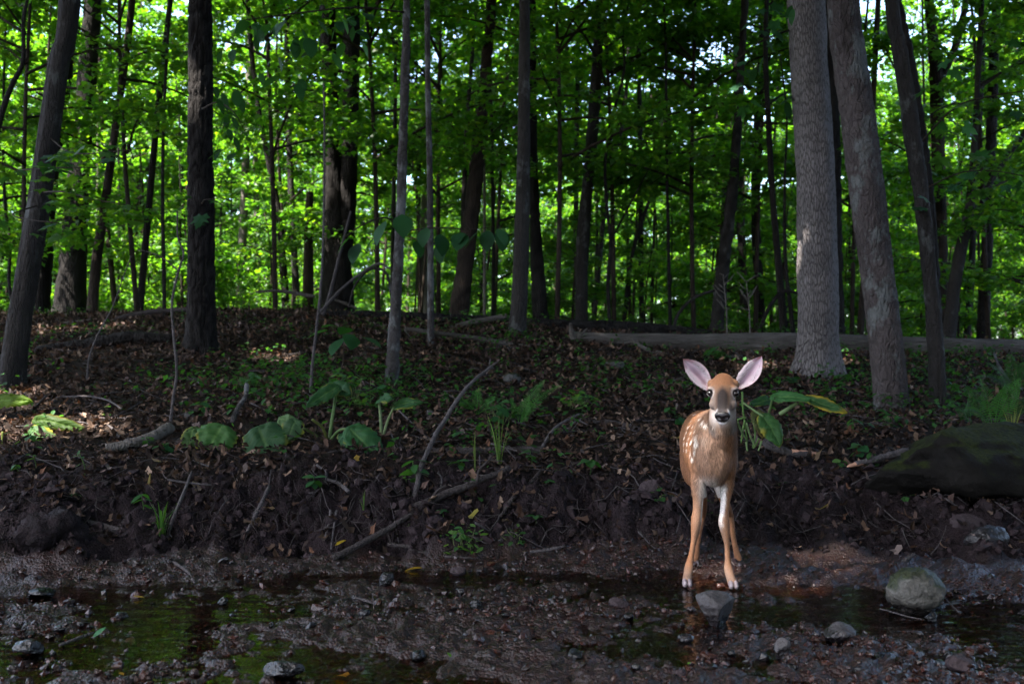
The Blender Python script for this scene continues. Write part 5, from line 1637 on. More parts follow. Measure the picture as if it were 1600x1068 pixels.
for (px, py, s, yw, tl) in [(512, 516, 34, 1.9, -.15), (535, 528, 38, 2.6, -.55), (548, 522, 36, 3.4, -.5), (562, 526, 40, 4.3, -.15), (545, 512, 30, .6, -.1), (525, 508, 26, 1.2, .1), (580, 538, 18, 4.6, -.1)]:
    put_leaf(rt, at(px, py, bq[1] - .1), s * kq, yw, tl, rng.normal(0, .2), 'broad')

# watercress-like clump and other small clumps
def clump(label, px, py, wpx, hpx, n, ls, kinds, name='herb_clump', cat='plant'):
    rt = plant_root(name, px, py, label, cat)
    b = np.array(rt.location); k = b[1] / F
    for i in range(n):
        dx, f = rng.normal(0, .4), rng.random()
        q = b + np.array([dx * wpx * .5 * k, rng.uniform(-.10, .05), .01 + f * hpx * k * (1 - .5 * min(1, abs(dx)))])
        put_leaf(rt, q, ls * k * rng.uniform(.6, 1.2), rng.uniform(0, 6.28), rng.uniform(-.5, .5), rng.normal(0, .3), str(rng.choice(kinds)))
    for i in range(12):
        dx = rng.normal(0, .3)
        q = b + np.array([dx * wpx * .5 * k, rng.uniform(-.06, .04), 0]); e = q + np.array([rng.normal(0, .03), -.02, hpx * k * rng.uniform(.4, .9)])
        V, fs, _ = tube(np.array([q, (q + e) / 2 + rng.normal(0, .006, 3), e]), np.array([.0022, .002, .0012]), 4)
        build('stem', V, fs, M['leaf_big'], rt, {'col': np.tile([(.10, .12, .05)], (len(V), 1))})
    return rt


clump('bright green watercress clump at the waterline, centre', 722, 866, 70, 46, 85, 13, ('oval_bright', 'oval_bright', 'oval_b'))
clump('small bright sprouts at the waterline right of the watercress clump', 805, 852, 34, 30, 26, 11, ('oval_bright', 'oval_b'))
clump('leafy green clump on the bank behind the bank grass stems, centre', 782, 668, 48, 50, 44, 19, ('oval_b', 'oval_a', 'lance'))
clump('dark feathery green clump under the blotched trunk', 1392, 668, 60, 22, 46, 16, ('lance', 'oval_a'))
clump('feathery green herb patch on the slope behind the cabbage plants, left of the ringed trunk', 545, 640, 120, 62, 130, 15, ('lance', 'oval_bright', 'oval_a'))
clump('low green herb patch on the slope above the lichen covered stick', 385, 612, 90, 30, 60, 15, ('oval_b', 'lance'))
clump('green herb patch on the slope beside the upright fern, towards the fawn', 905, 640, 90, 26, 60, 15, ('lance', 'oval_bright'))
clump('low green clump below the log, behind the fawn right ear', 1118, 562, 46, 20, 34, 17, ('oval_b', 'lance'))

# grass
def grass(label, px, py, n, hpx, spread, name='grass_tuft', col=(.040, .095, .022), wpx=3.2, Y=None, arch=.5, cat='grass'):
    rt = plant_root(name, px, py, label, cat, Y)
    b = np.array(rt.location); k = b[1] / F
    for i in range(n):
        a = rng.uniform(0, 6.28); d = np.array([math.cos(a), math.sin(a) * .6, 0]) * rng.uniform(.2, 1) * spread * k
        h = hpx * k * rng.uniform(.55, 1.05); t = np.linspace(0, 1, 8)[:, None]
        f0 = b + d * .15
        P = f0 + d * t ** 1.6 + np.array([0, 0, 1.0]) * h * (t * (1 + arch) - arch * t ** 2.2 * rng.uniform(.6, 1.7))
        sd = np.cross(d, [0, 0, 1.0]); sd = sd / (np.linalg.norm(sd) + 1e-9)
        w = wpx / 2 * k * (1 - t ** 2.5) * rng.uniform(.7, 1.2)
        V = np.concatenate([P - sd * w, P + np.array([0, 0, -.15]) * w, P + sd * w]); m_ = 8
        i0 = np.arange(7)[:, None]
        q = np.concatenate([np.hstack([i0, i0 + 1, i0 + m_ + 1, i0 + m_]), np.hstack([i0 + m_, i0 + m_ + 1, i0 + 2 * m_ + 1, i0 + 2 * m_])])
        build('blade', V, [q], M['leaf_near'], rt, {'col': np.tile([np.array(col) * rng.uniform(.7, 1.3)], (len(V), 1))})
    return rt


grass('bright green grass tuft hanging at the waterline at left', 252, 850, 26, 52, 34, arch=1.1)
grass('tall thin grass stems standing on the bank lip left of the fern', 742, 742, 5, 82, 14, 'grass', (.11, .15, .05), 2.4, arch=.1)
grass('tall thin stems with leafy tops just below the fern, centre', 780, 725, 8, 100, 30, 'grass', (.08, .13, .04), 2.6, arch=.15)
grass('pale reed stems standing at the right edge above the ledge', 1582, 690, 7, 78, 20, 'grass', (.13, .14, .05), 2.8, arch=.1)
grass('thin dead grass stalks hanging over the dark ledge at right', 1560, 730, 5, 60, 40, 'grass', (.12, .10, .05), 1.6, arch=1.6)
grass('single thin sedge tuft on the bank below the pair of cabbage stalks', 568, 800, 5, 26, 10, 'grass_tuft', (.05, .09, .03), 1.8)

# ferns
def fern(label, px, py, fronds, name='fern', col=(.040, .118, .028), Y=None):
    """fronds: (tip px, tip py, width px)"""
    rt = plant_root(name, px, py, label, 'fern', Y)
    b = np.array(rt.location); k = b[1] / F
    for (tx, ty, wpx) in fronds:
        tip = at(tx, ty, b[1] + rng.uniform(-.25, .1))
        L = np.linalg.norm(tip - b); t = np.linspace(0, 1, 30)[:, None]
        P = b * (1 - t) + tip * t + np.array([0, 0, .16 * L]) * np.sin(np.pi * t ** .8)
        T, U, W = frames(P)
        sd = np.cross(T, np.array([0, -1.0, .8])); sd /= np.linalg.norm(sd, axis=1, keepdims=True)
        nr = np.cross(sd, T)
        Vs, Ts = [], []
        parts_ = [tube(P, np.linspace(.0032, .001, 30), 4)[:2]]
        for i in range(5, 30):
            f = i / 29
            w = wpx / 2 * k * min(1, (f - .12) * 5) * (1 - f) ** .75 * 1.25
            for s in (-1, 1):
                d = sd[i] * s + T[i] * .35; d /= np.linalg.norm(d)
                wid = .012 * L * (1 - f * .5)
                c = P[i]
                dn = -np.array([0, 0, 1.0]) * w * .25
                # pinna with toothed outline: 4 teeth a side
                pts = [c]
                for q in (.2, .4, .6, .8):
                    pts += [c + d * w * q + T[i] * wid * (1 - q * .7) + dn * q * q, c + d * w * (q + .1) + T[i] * wid * .35 * (1 - q * .7) + dn * q * q]
                pts.append(c + d * w + dn)
                for q in (.8, .6, .4, .2):
                    pts += [c + d * w * (q + .1) - T[i] * wid * .35 * (1 - q * .7) + dn * q * q, c + d * w * q - T[i] * wid * (1 - q * .7) + dn * q * q]
                n_ = len(pts)
                parts_.append((np.array(pts), [np.array([[0, j, j + 1] for j in range(1, n_ - 1)])]))
        V, fs, _ = merge(parts_)
        C = np.tile(np.array(col) * rng.uniform(.75, 1.25), (len(V), 1))
        build('frond', V, fs, M['leaf_near'], rt, {'col': C}, False)
    return rt


fern('bright green upright fern on the slope, centre', 812, 668, [(853, 592, 30), (880, 600, 22), (828, 618, 28), (800, 628, 22), (838, 640, 20)], col=(.044, .125, .028))
fern('soft low fern on the slope left of the upright bright one', 745, 650, [(775, 618, 22), (715, 622, 22), (748, 604, 20), (792, 640, 18)], col=(.044, .125, .028))
fern('dark fern with widely spread fronds at the right edge, nearest the ledge', 1552, 682, [(1508, 602, 46), (1530, 588, 44), (1595, 590, 46), (1570, 600, 40), (1502, 640, 34), (1612, 620, 40)])
fern('dark fern standing by itself just right of the slim bent trunk', 1518, 668, [(1510, 606, 40), (1490, 632, 26)], col=(.030, .085, .028))
fern('shaded fern at the right edge behind the spreading one', 1590, 628, [(1540, 566, 40), (1575, 552, 40), (1610, 560, 44), (1520, 590, 36)], col=(.030, .085, .022))

# leafy limbs of trees that stand in the view
def limb_leaves(root, px_pts, Ys, leaves, width=5, mat='bark_brown'):
    P = np.array([at(a, b, y) for (a, b), y in zip(px_pts, Ys)])
    V, fs, _ = tube(catmull(P, 14), np.linspace(width, width * .35, 14) / 2 / F * P[:, 1].mean(), 6)
    build('limb', V, fs, M[mat], root)
    for (px, py, Y, s, yaw, tilt, roll, kind) in leaves:
        put_leaf(root, at(px, py, Y), s / F * Y, yaw, tilt, roll, kind)


by_label = {o.get('label', ''): o for o in COL.objects}
ringed = by_label['slender pale grey ringed trunk standing alone in the middle of the slope']
third = by_label['slim bent grey trunk half in shadow, next right of the lichen blotched trunk']
leaning = by_label['leaning shaggy trunk cut by the left edge of the view at its foot']
ash = by_label['big ash trunk with pale diamond furrowed bark and flared foot, right of the fawn']
swollen = by_label['dark straight furrowed trunk with swollen foot on the left slope']
Yr = float(ringed.location[1])
r_ = np.random.default_rng(5)
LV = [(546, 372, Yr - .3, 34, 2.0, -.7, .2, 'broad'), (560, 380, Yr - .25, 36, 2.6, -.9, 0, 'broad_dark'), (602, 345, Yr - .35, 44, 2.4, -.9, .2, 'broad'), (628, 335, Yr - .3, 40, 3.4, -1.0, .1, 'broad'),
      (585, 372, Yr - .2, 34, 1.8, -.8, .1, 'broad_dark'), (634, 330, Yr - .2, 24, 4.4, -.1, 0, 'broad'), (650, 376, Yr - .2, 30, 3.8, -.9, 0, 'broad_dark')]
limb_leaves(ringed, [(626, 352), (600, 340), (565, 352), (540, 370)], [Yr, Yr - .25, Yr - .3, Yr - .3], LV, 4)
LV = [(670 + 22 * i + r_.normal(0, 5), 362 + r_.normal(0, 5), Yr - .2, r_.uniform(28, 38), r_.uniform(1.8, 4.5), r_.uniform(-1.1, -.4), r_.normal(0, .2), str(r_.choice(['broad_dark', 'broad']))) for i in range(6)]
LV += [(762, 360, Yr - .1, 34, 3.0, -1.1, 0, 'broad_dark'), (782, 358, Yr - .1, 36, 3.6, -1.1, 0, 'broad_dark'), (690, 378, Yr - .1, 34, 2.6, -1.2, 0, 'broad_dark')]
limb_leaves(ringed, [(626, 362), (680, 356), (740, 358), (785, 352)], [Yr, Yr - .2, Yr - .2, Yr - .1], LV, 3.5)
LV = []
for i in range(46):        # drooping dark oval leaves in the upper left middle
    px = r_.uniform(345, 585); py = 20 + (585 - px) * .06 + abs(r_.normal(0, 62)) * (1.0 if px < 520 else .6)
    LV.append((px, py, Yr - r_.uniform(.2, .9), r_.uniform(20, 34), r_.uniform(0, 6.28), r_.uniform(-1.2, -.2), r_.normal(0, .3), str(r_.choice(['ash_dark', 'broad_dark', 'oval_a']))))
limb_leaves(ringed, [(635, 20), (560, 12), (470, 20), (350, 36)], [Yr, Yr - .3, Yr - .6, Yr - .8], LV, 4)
LV = []
for i in range(40):         # upper right: maple leaves off the slim bent trunk
    px = r_.uniform(1440, 1615); py = r_.uniform(60, 330)
    LV.append((px, py, 6.6 + r_.uniform(-.5, .6), r_.uniform(24, 36), r_.uniform(0, 6.28), r_.uniform(-.9, .1), r_.normal(0, .35), str(r_.choice(['maple_dark', 'maple_b', 'maple_dark']))))
limb_leaves(third, [(1428, 235), (1490, 170), (1550, 150), (1620, 140)], [7.3, 6.9, 6.6, 6.5], LV, 4)
limb_leaves(third, [(1436, 300), (1500, 270), (1560, 268), (1620, 280)], [7.3, 6.9, 6.6, 6.5], [], 3.5)
LV = []
for i in range(26):
    px = r_.uniform(1150, 1245); py = r_.uniform(-5, 165)
    LV.append((px, py, 8.2 + r_.uniform(-.4, .3), r_.uniform(22, 32), r_.uniform(0, 6.28), r_.uniform(-1.2, -.1), r_.normal(0, .3), str(r_.choice(['maple_dark', 'ash_dark']))))
limb_leaves(ash, [(1262, 40), (1225, 50), (1180, 70), (1150, 95)], [8.8, 8.4, 8.2, 8.1], LV, 5)
LV = []
for (x0, y0, x1, y1, n, kd) in [(-20, 268, 150, 262, 22, ['maple_a', 'maple_b', 'maple_dark']), (60, 300, 205, 322, 18, ['maple_a', 'maple_b']), (-10, 340, 110, 350, 10, ['maple_dark', 'maple_b']), (70, 240, 230, 232, 16, ['maple_dark', 'maple_b'])]:
    P0 = []
    for i in range(n):
        f = r_.random()
        LV.append((x0 + (x1 - x0) * f, y0 + (y1 - y0) * f + r_.normal(0, 10), 6.0 + r_.uniform(-.5, .5), r_.uniform(22, 34), r_.uniform(0, 6.28), r_.normal(-.25, .22), r_.normal(0, .25), str(r_.choice(kd))))
Yl = float(leaning.location[1])
limb_leaves(leaning, [(72, 262), (30, 266), (90, 262), (150, 262)], [Yl, 6.6, 6.1, 6.0], LV, 4)
limb_leaves(leaning, [(66, 300), (100, 300), (150, 312), (208, 322)], [Yl, 6.6, 6.1, 6.0], [], 3.5)
limb_leaves(leaning, [(78, 215), (110, 238), (170, 238), (230, 230)], [Yl, 6.7, 6.1, 6.0], [], 3.5)
limb_leaves(leaning, [(62, 320), (20, 335), (60, 345), (110, 350)], [Yl, 6.6, 6.1, 6.0], [], 3)
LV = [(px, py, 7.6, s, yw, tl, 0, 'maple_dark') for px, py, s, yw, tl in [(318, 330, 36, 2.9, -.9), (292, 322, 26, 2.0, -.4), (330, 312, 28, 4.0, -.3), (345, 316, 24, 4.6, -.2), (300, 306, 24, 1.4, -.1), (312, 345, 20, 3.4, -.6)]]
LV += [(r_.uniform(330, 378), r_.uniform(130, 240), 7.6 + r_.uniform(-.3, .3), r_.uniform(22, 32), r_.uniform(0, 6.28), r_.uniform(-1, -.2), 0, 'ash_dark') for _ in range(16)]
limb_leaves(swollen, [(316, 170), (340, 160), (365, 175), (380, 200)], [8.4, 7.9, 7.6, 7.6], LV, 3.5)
limb_leaves(swollen, [(316, 318), (318, 314), (320, 312), (340, 310)], [8.4, 8.0, 7.7, 7.6], [], 3)

# ------------------------------------------------------------------ low green cover on the slope (uncountable)
parts = []
n = 12500
x, y = sample_area(n, 4.6, 13.5, power=1.4)
u = 800 + F * x / y
b_, m_, l_ = zones(x, y, ground_base(x, y))
dens = .04 + .5 * smooth01(vnoise(np.stack([x * .9, y * .9, 0 * x], -1), 71), .1, .7)
dens += 1.0 * np.exp(-((u - 560) / 120) ** 2 - ((y - 7.2) / 1.0) ** 2) + .5 * np.exp(-((u - 420) / 120) ** 2 - ((y - 7.4) / 1.2) ** 2)
dens += .8 * np.exp(-((u - 1500) / 200) ** 2 - ((y - 8.0) / 1.6) ** 2) + .5 * np.exp(-((u - 1330) / 110) ** 2 - ((y - 7.5) / 1.3) ** 2) + .35 * np.exp(-((u - 900) / 160) ** 2 - ((y - 8.2) / 1.3) ** 2)
keep = rng.random(n) < dens * l_ * .42 + .02 * m_
x, y = x[keep], y[keep]; n = len(x)
z = ground_z(x, y)
for k in range(7):
    a = rng.uniform(0, 6.28, n); hgt = rng.uniform(.01, .14, n); rr_ = rng.uniform(.0, .07, n)
    pos = np.stack([x + np.cos(a) * rr_, y + np.sin(a) * rr_, z + hgt], -1)
    parts.append(scatter(OVAL_LO if k % 2 else KITE, pos, a - 1.57 + rng.normal(0, .3, n), rng.normal(-.1, .35, n), rng.normal(0, .3, n), rng.uniform(.02, .055, n),
                         np.array([[.026, .074, .020]]) * rng.uniform(.6, 1.4, (n, 1))))
V, fs, C = merge(parts)
tag(build('ground_cover', V, fs, M['leaf_near'], attrs={'col': C}, smooth=False), 'small green herbs growing through the dead leaves', kind='stuff')

# ------------------------------------------------------------------ single fallen leaves
def fallen(label, px, py, s, col, Y=None, yaw=None, tilt=0.0, roll=0.0, shape=None, dz=.006, group=None, name='fallen_leaf', water=False):
    p = hit(px, py) if Y is None else at(px, py, Y)
    if water: p[2] = max(0.004, float(ground_z([p[0]], [p[1]])[0]) + .002)
    sh = shape or OVAL
    V, fs, C = scatter(sh, np.array([[0, 0, 0.0]]), np.array([yaw if yaw is not None else rng.uniform(0, 6.28)]), np.array([tilt]), np.array([roll]),
                       np.array([s / F * p[1]]), np.array([col]))
    return tag(build(name, V + p + np.array([0, 0, dz]), fs, M['dead'] if col[1] < .08 else M['leaf_near'], None, {'col': C}), label, 'leaf', group)


fallen('yellow and green leaf floating in the stream under the dark slanting branch', 660, 892, 30, (.26, .16, .015), yaw=1.5, water=True)
fallen('small yellow leaf floating at the left of the stream', 208, 936, 18, (.34, .22, .04), yaw=-1.4, water=True)
fallen('fresh green leaf standing in the stream at lower left', 146, 1002, 24, (.05, .15, .06), yaw=-.7, tilt=.7, water=True)
fallen('yellow leaf lodged at the foot of the dark slanting branch', 524, 862, 20, (.34, .24, .02), yaw=-.9, tilt=.5, dz=.02)
fallen('yellow leaf on the mud right of the watercress clump', 800, 830, 20, (.33, .27, .05), yaw=-1.9, tilt=.1, dz=.02)
fallen('green leaf lying at the waterline right of the fawn feet', 1292, 884, 24, (.06, .15, .07), yaw=-1.9, tilt=-.3, dz=.03)
fallen('small yellow leaf at the lower right of the stream', 1492, 1006, 10, (.24, .19, .03), water=True)
fallen('orange brown leaf in the stream at bottom, left of centre', 548, 1064, 26, (.19, .085, .01), yaw=1.2, water=True, shape=leaf_dead(2))
fallen('pale round leaf lying in the stream, centre', 888, 984, 14, (.24, .23, .13), water=True)
fallen('pale curled leaf lying in the stream at bottom left', 212, 1056, 10, (.42, .40, .28), water=True, shape=leaf_dead(4))
fallen('orange leaf lying under water at bottom left', 186, 1058, 12, (.26, .14, .02), water=True)
fallen('small bright green leaf in the stream, right of centre', 1079, 1040, 8, (.10, .22, .03), water=True)
fallen('small bright green upright leaf in the stream, left of centre', 704, 1034, 12, (.08, .20, .03), tilt=1.0, water=True)
fallen('pale tan oak leaf on the bank right of the leftmost cabbage plants', 268, 728, 26, (.21, .155, .125), shape=leaf_dead(1), dz=.02)
fallen('pale tan leaf curled over the watercress clump', 735, 828, 26, (.26, .21, .14), shape=leaf_dead(5), tilt=.8, dz=.04)
fallen('tan curled leaf on the bank below the broad cabbage leaf', 560, 728, 20, (.28, .17, .10), shape=leaf_dead(3), tilt=.4, dz=.02)
fallen('tan leaf lying on the mud left of the fawn shoulder', 1046, 690, 22, (.18, .125, .095), shape=leaf_dead(0), dz=.02)
fallen('pale leaf scrap on the cut bank above the thick pale stick', 310, 782, 26, (.20, .15, .125), shape=leaf_dead(5), tilt=.6, dz=.03)
fallen('tan leaf scrap on the cut bank left of the upright roots', 430, 806, 18, (.24, .155, .10), shape=leaf_dead(2), tilt=.3, dz=.02)
fallen('pale leaf lying on the mud bank below the peeled branch', 1276, 808, 24, (.21, .155, .125), shape=leaf_dead(3), tilt=.4, dz=.02)
fallen('tan leaf on the mud right of the small grassy sprout', 1256, 778, 20, (.15, .10, .05), shape=leaf_dead(4), tilt=.3, dz=.02)
fallen('drab leaf hanging from the dark crooked root', 790, 815, 26, (.13, .095, .085), shape=leaf_dead(1), tilt=-.9, dz=.02)
for k in range(46):
    px = rng.uniform(10, 1400); py = rng.uniform(700, 868)
    if 1060 < px < 1170: px += 120
    fallen('curled dull brown dead leaf stuck on the dark mud bank', px, py, rng.uniform(16, 30), tuple(dead_cols(1)[0] * 1.1), shape=leaf_dead(int(rng.integers(0, 6))), tilt=rng.uniform(.1, 1.0), roll=rng.normal(0, .4),
           dz=.02, group='curled dead leaves stuck on the mud bank')

# ------------------------------------------------------------------ the fawn
def ring_loft(rings, n=20):
    """rings: list of (centre, right(3), up(3), a, b) elliptical sections -> closed V, fs"""
    th = np.linspace(0, 2 * np.pi, n, endpoint=False)
    V, k = [], len(rings)
    for (c, ru, uu_, a, b) in rings:
        V.append(np.asarray(c) + np.outer(np.cos(th) * a, ru) + np.outer(np.sin(th) * b, uu_))
    V = np.concatenate(V + [[rings[0][0]], [rings[-1][0]]])
    i = np.arange(k - 1)[:, None] * n; j = np.arange(n)[None, :]; j2 = (j + 1) % n
    q = np.stack([i + j, i + j2, i + n + j2, i + n + j], -1).reshape(-1, 4)
    jj = np.arange(n); jn = (jj + 1) % n; o = (k - 1) * n
    return V, [q, np.concatenate([np.stack([np.full(n, k * n), jn, jj], -1), np.stack([np.full(n, k * n + 1), o + jj, o + jn], -1)])]


def limb_loft(P, ra, rb, n=48):
    """P (k,3) centre line, ra half-width across X, rb half-depth along Y"""
    Q = catmull(np.column_stack([P, ra, rb]), n)
    T, _, _ = frames(Q[:, :3])
    rings = []
    for i in range(n):
        r = np.array([1.0, 0, 0]); r = r - T[i] * r.dot(T[i]); r /= np.linalg.norm(r)
        u = np.cross(T[i], r)
        rings.append((Q[i, :3], r, u, max(Q[i, 3], .003), max(Q[i, 4], .003)))
    return ring_loft(rings, 18)


def ellipsoid(c, r, R=None):
    V = I4 * np.asarray(r)
    if R is not None: V = V @ np.asarray(R).T
    return V + np.asarray(c), [I4f]


fawn_parts = []
# trunk: sections from the breast back to the rump
secs = [  # px, py, Y, half width (m), half height (m)
    (1119, 712, 3.765, .030, .060), (1119, 706, 3.79, .062, .110), (1116, 702, 3.83, .077, .138), (1113.5, 699, 3.90, .087, .148), (1108, 699, 4.00, .094, .148),
    (1105, 698, 4.11, .104, .146), (1100, 694, 4.22, .102, .136), (1096, 686, 4.33, .094, .124), (1094, 684, 4.42, .074, .100), (1093, 682, 4.475, .042, .065), (1093, 681, 4.495, .015, .025)]
rings = []
Q = catmull(np.array([[*at(a, b, y), w, h] for a, b, y, w, h in secs]), 40)
for q in Q:
    rings.append((q[:3], np.array([1.0, .1, 0]), np.array([0, 0, 1.0]), max(q[3], .01), max(q[4], .015)))
fawn_parts.append(ring_loft(rings, 32))
# shoulders, thighs and brisket
fawn_parts.append(ellipsoid(at(1093, 712, 3.88), (.040, .070, .105)))
fawn_parts.append(ellipsoid(at(1136, 714, 3.88), (.036, .070, .105)))
fawn_parts.append(ellipsoid(at(1116, 736, 3.83), (.044, .045, .042)))
fawn_parts.append(ellipsoid(at(1080, 712, 4.30), (.046, .085, .13)))
fawn_parts.append(ellipsoid(at(1117, 714, 4.28), (.046, .085, .13)))

# head frame
HE = at(1129.5, 616.5, 3.70)                       # between the eyes
hf = np.array([-.180, -.77, -.615]); hf /= np.linalg.norm(hf)      # towards the nose
hr = np.cross(hf, [0, 0, 1.0]); hr /= np.linalg.norm(hr)
hr = -hr if hr[0] < 0 else hr                     # image right
hu = np.cross(hr, hf); hu = hu if hu[2] > 0 else -hu


def hp(r, f, u):
    return HE + hr * r + hf * f + hu * u


hd = [(-.100, .022, .024, -.004), (-.085, .036, .038, -.002), (-.060, .0440, .043, .000), (-.030, .0475, .047, .000), (-.005, .0470, .046, -.001), (.018, .0415, .042, -.006),
      (.040, .0360, .038, -.011), (.062, .0300, .034, -.015), (.082, .0275, .031, -.018), (.100, .0270, .028, -.020), (.113, .0235, .024, -.021), (.121, .014, .014, -.021)]
Q = catmull(np.array([[*hp(0, s, o), w, h] for s, w, h, o in hd]), 36)
fawn_parts.append(ring_loft([(q[:3], hr, hu, max(q[3], .006), max(q[4], .006)) for q in Q], 28))
for s in (-1, 1):
    fawn_parts.append(ellipsoid(hp(.040 * s, -.012, .022), (.016, .018, .012)))          # brow
    fawn_parts.append(ellipsoid(hp(.030 * s, .030, -.022), (.020, .030, .022)))          # cheek
    fawn_parts.append(ellipsoid(hp(.042 * s, -.058, .002), (.017, .022, .020)))          # ear root
    fawn_parts.append(ellipsoid(hp(.012 * s, .104, -.006), (.014, .016, .014)))          # nose pad bulge
fawn_parts.append(ellipsoid(hp(0, .096, -.040), (.021, .024, .013)))
fawn_parts.append(ellipsoid(hp(0, .113, -.036), (.016, .012, .010)))                     # chin
# neck
NK = np.array([[*hp(0, -.070, -.012), .036, .040], [*hp(0, -.045, -.045), .046, .052], [*at(1128, 668, 3.80), .054, .062], [*at(1124, 690, 3.845), .066, .078], [*at(1119, 712, 3.88), .078, .10]])
Q = catmull(NK, 22)
T, _, _ = frames(Q[:, :3])
fawn_parts.append(ring_loft([(Q[i, :3], hr, np.cross(hr, T[i]) / np.linalg.norm(np.cross(hr, T[i])), Q[i, 3], Q[i, 4]) for i in range(len(Q))], 26))


def leg(pts):
    P = np.array([at(a, b, y) for a, b, y, _, _ in pts])
    fawn_parts.append(limb_loft(P, np.array([p[3] for p in pts]), np.array([p[4] for p in pts])))


# front legs: shoulder, elbow, forearm, knee, cannon, fetlock, pastern
leg([(1092, 722, 3.88, .030, .050), (1091, 745, 3.87, .0265, .042), (1091, 770, 3.86, .0215, .030), (1090, 795, 3.855, .0185, .022), (1088, 812, 3.85, .0205, .023), (1087, 826, 3.85, .0185, .020),
     (1084, 845, 3.855, .0115, .013), (1080, 868, 3.86, .0112, .0128), (1076.5, 884, 3.855, .0165, .019), (1074.5, 897, 3.84, .0165, .019), (1073.5, 906, 3.825, .0185, .022), (1073, 912, 3.82, .017, .021)])
leg([(1138, 722, 3.88, .030, .050), (1136, 748, 3.87, .0260, .040), (1134, 775, 3.865, .0195, .027), (1132, 800, 3.86, .0175, .021), (1131, 815, 3.855, .0215, .023), (1133, 830, 3.85, .0180, .019),
     (1136, 850, 3.845, .0113, .013), (1137, 872, 3.84, .0113, .0128), (1138, 888, 3.83, .0165, .018), (1141, 900, 3.81, .0160, .019), (1144, 909, 3.795, .0185, .022), (1145, 914, 3.79, .017, .021)])
# hind legs: thigh, stifle, gaskin, hock, cannon, fetlock
leg([(1117, 715, 4.28, .040, .075), (1122, 745, 4.24, .034, .060), (1129, 772, 4.26, .024, .040), (1136, 792, 4.32, .018, .026), (1140, 806, 4.36, .0175, .024), (1143, 820, 4.33, .0135, .018),
     (1147, 845, 4.27, .0115, .014), (1151, 862, 4.22, .0130, .015), (1153, 872, 4.19, .0165, .018), (1156, 880, 4.17, .0165, .019), (1158, 886, 4.15, .0170, .021)])
leg([(1083, 712, 4.30, .040, .078), (1087, 745, 4.26, .036, .064), (1095, 772, 4.28, .026, .042), (1098, 790, 4.34, .019, .027), (1097, 804, 4.39, .0175, .024), (1095, 818, 4.37, .0135, .018),
     (1091, 842, 4.31, .0115, .014), (1088.5, 858, 4.27, .0130, .015), (1087, 868, 4.25, .0165, .018), (1086.5, 876, 4.23, .0165, .019), (1086, 882, 4.21, .0170, .021)])
fawn_parts.append(ellipsoid(at(1094, 676, 4.50), (.026, .030, .060)))     # tail root

V, fs, _ = merge(fawn_parts)
tmp = link('fawn_tmp', mesh('fawn_tmp', V, fs))
md = tmp.modifiers.new('r', 'REMESH'); md.mode = 'VOXEL'; md.voxel_size = .0042
md2 = tmp.modifiers.new('s', 'SMOOTH'); md2.factor = .5; md2.iterations = 7
dg = bpy.context.evaluated_depsgraph_get()
ev = tmp.evaluated_get(dg)
bm_ = bpy.data.meshes.new_from_object(ev)
nv = len(bm_.vertices)
FV = np.empty(nv * 3, np.float32); bm_.vertices.foreach_get('co', FV); FV = FV.reshape(-1, 3).astype(float)
FP = [list(p.vertices) for p in bm_.polygons]
FQ = np.array([p for p in FP if len(p) == 4]); FT = np.array([p for p in FP if len(p) == 3])
bpy.data.objects.remove(tmp)
bvh = BVHTree.FromPolygons([Vector(v) for v in FV.tolist()], FP)
nor = np.empty(nv * 3, np.float32); bm_.vertices.foreach_get('normal', nor); nor = nor.reshape(-1, 3).astype(float)


def cast(px, py):
    p = at(px, py, 3.0); d = p - CAM; d /= np.linalg.norm(d)
    h = bvh.ray_cast(Vector(CAM.tolist()), Vector(d.tolist()))
    return None if h[0] is None else np.array(h[0][:])


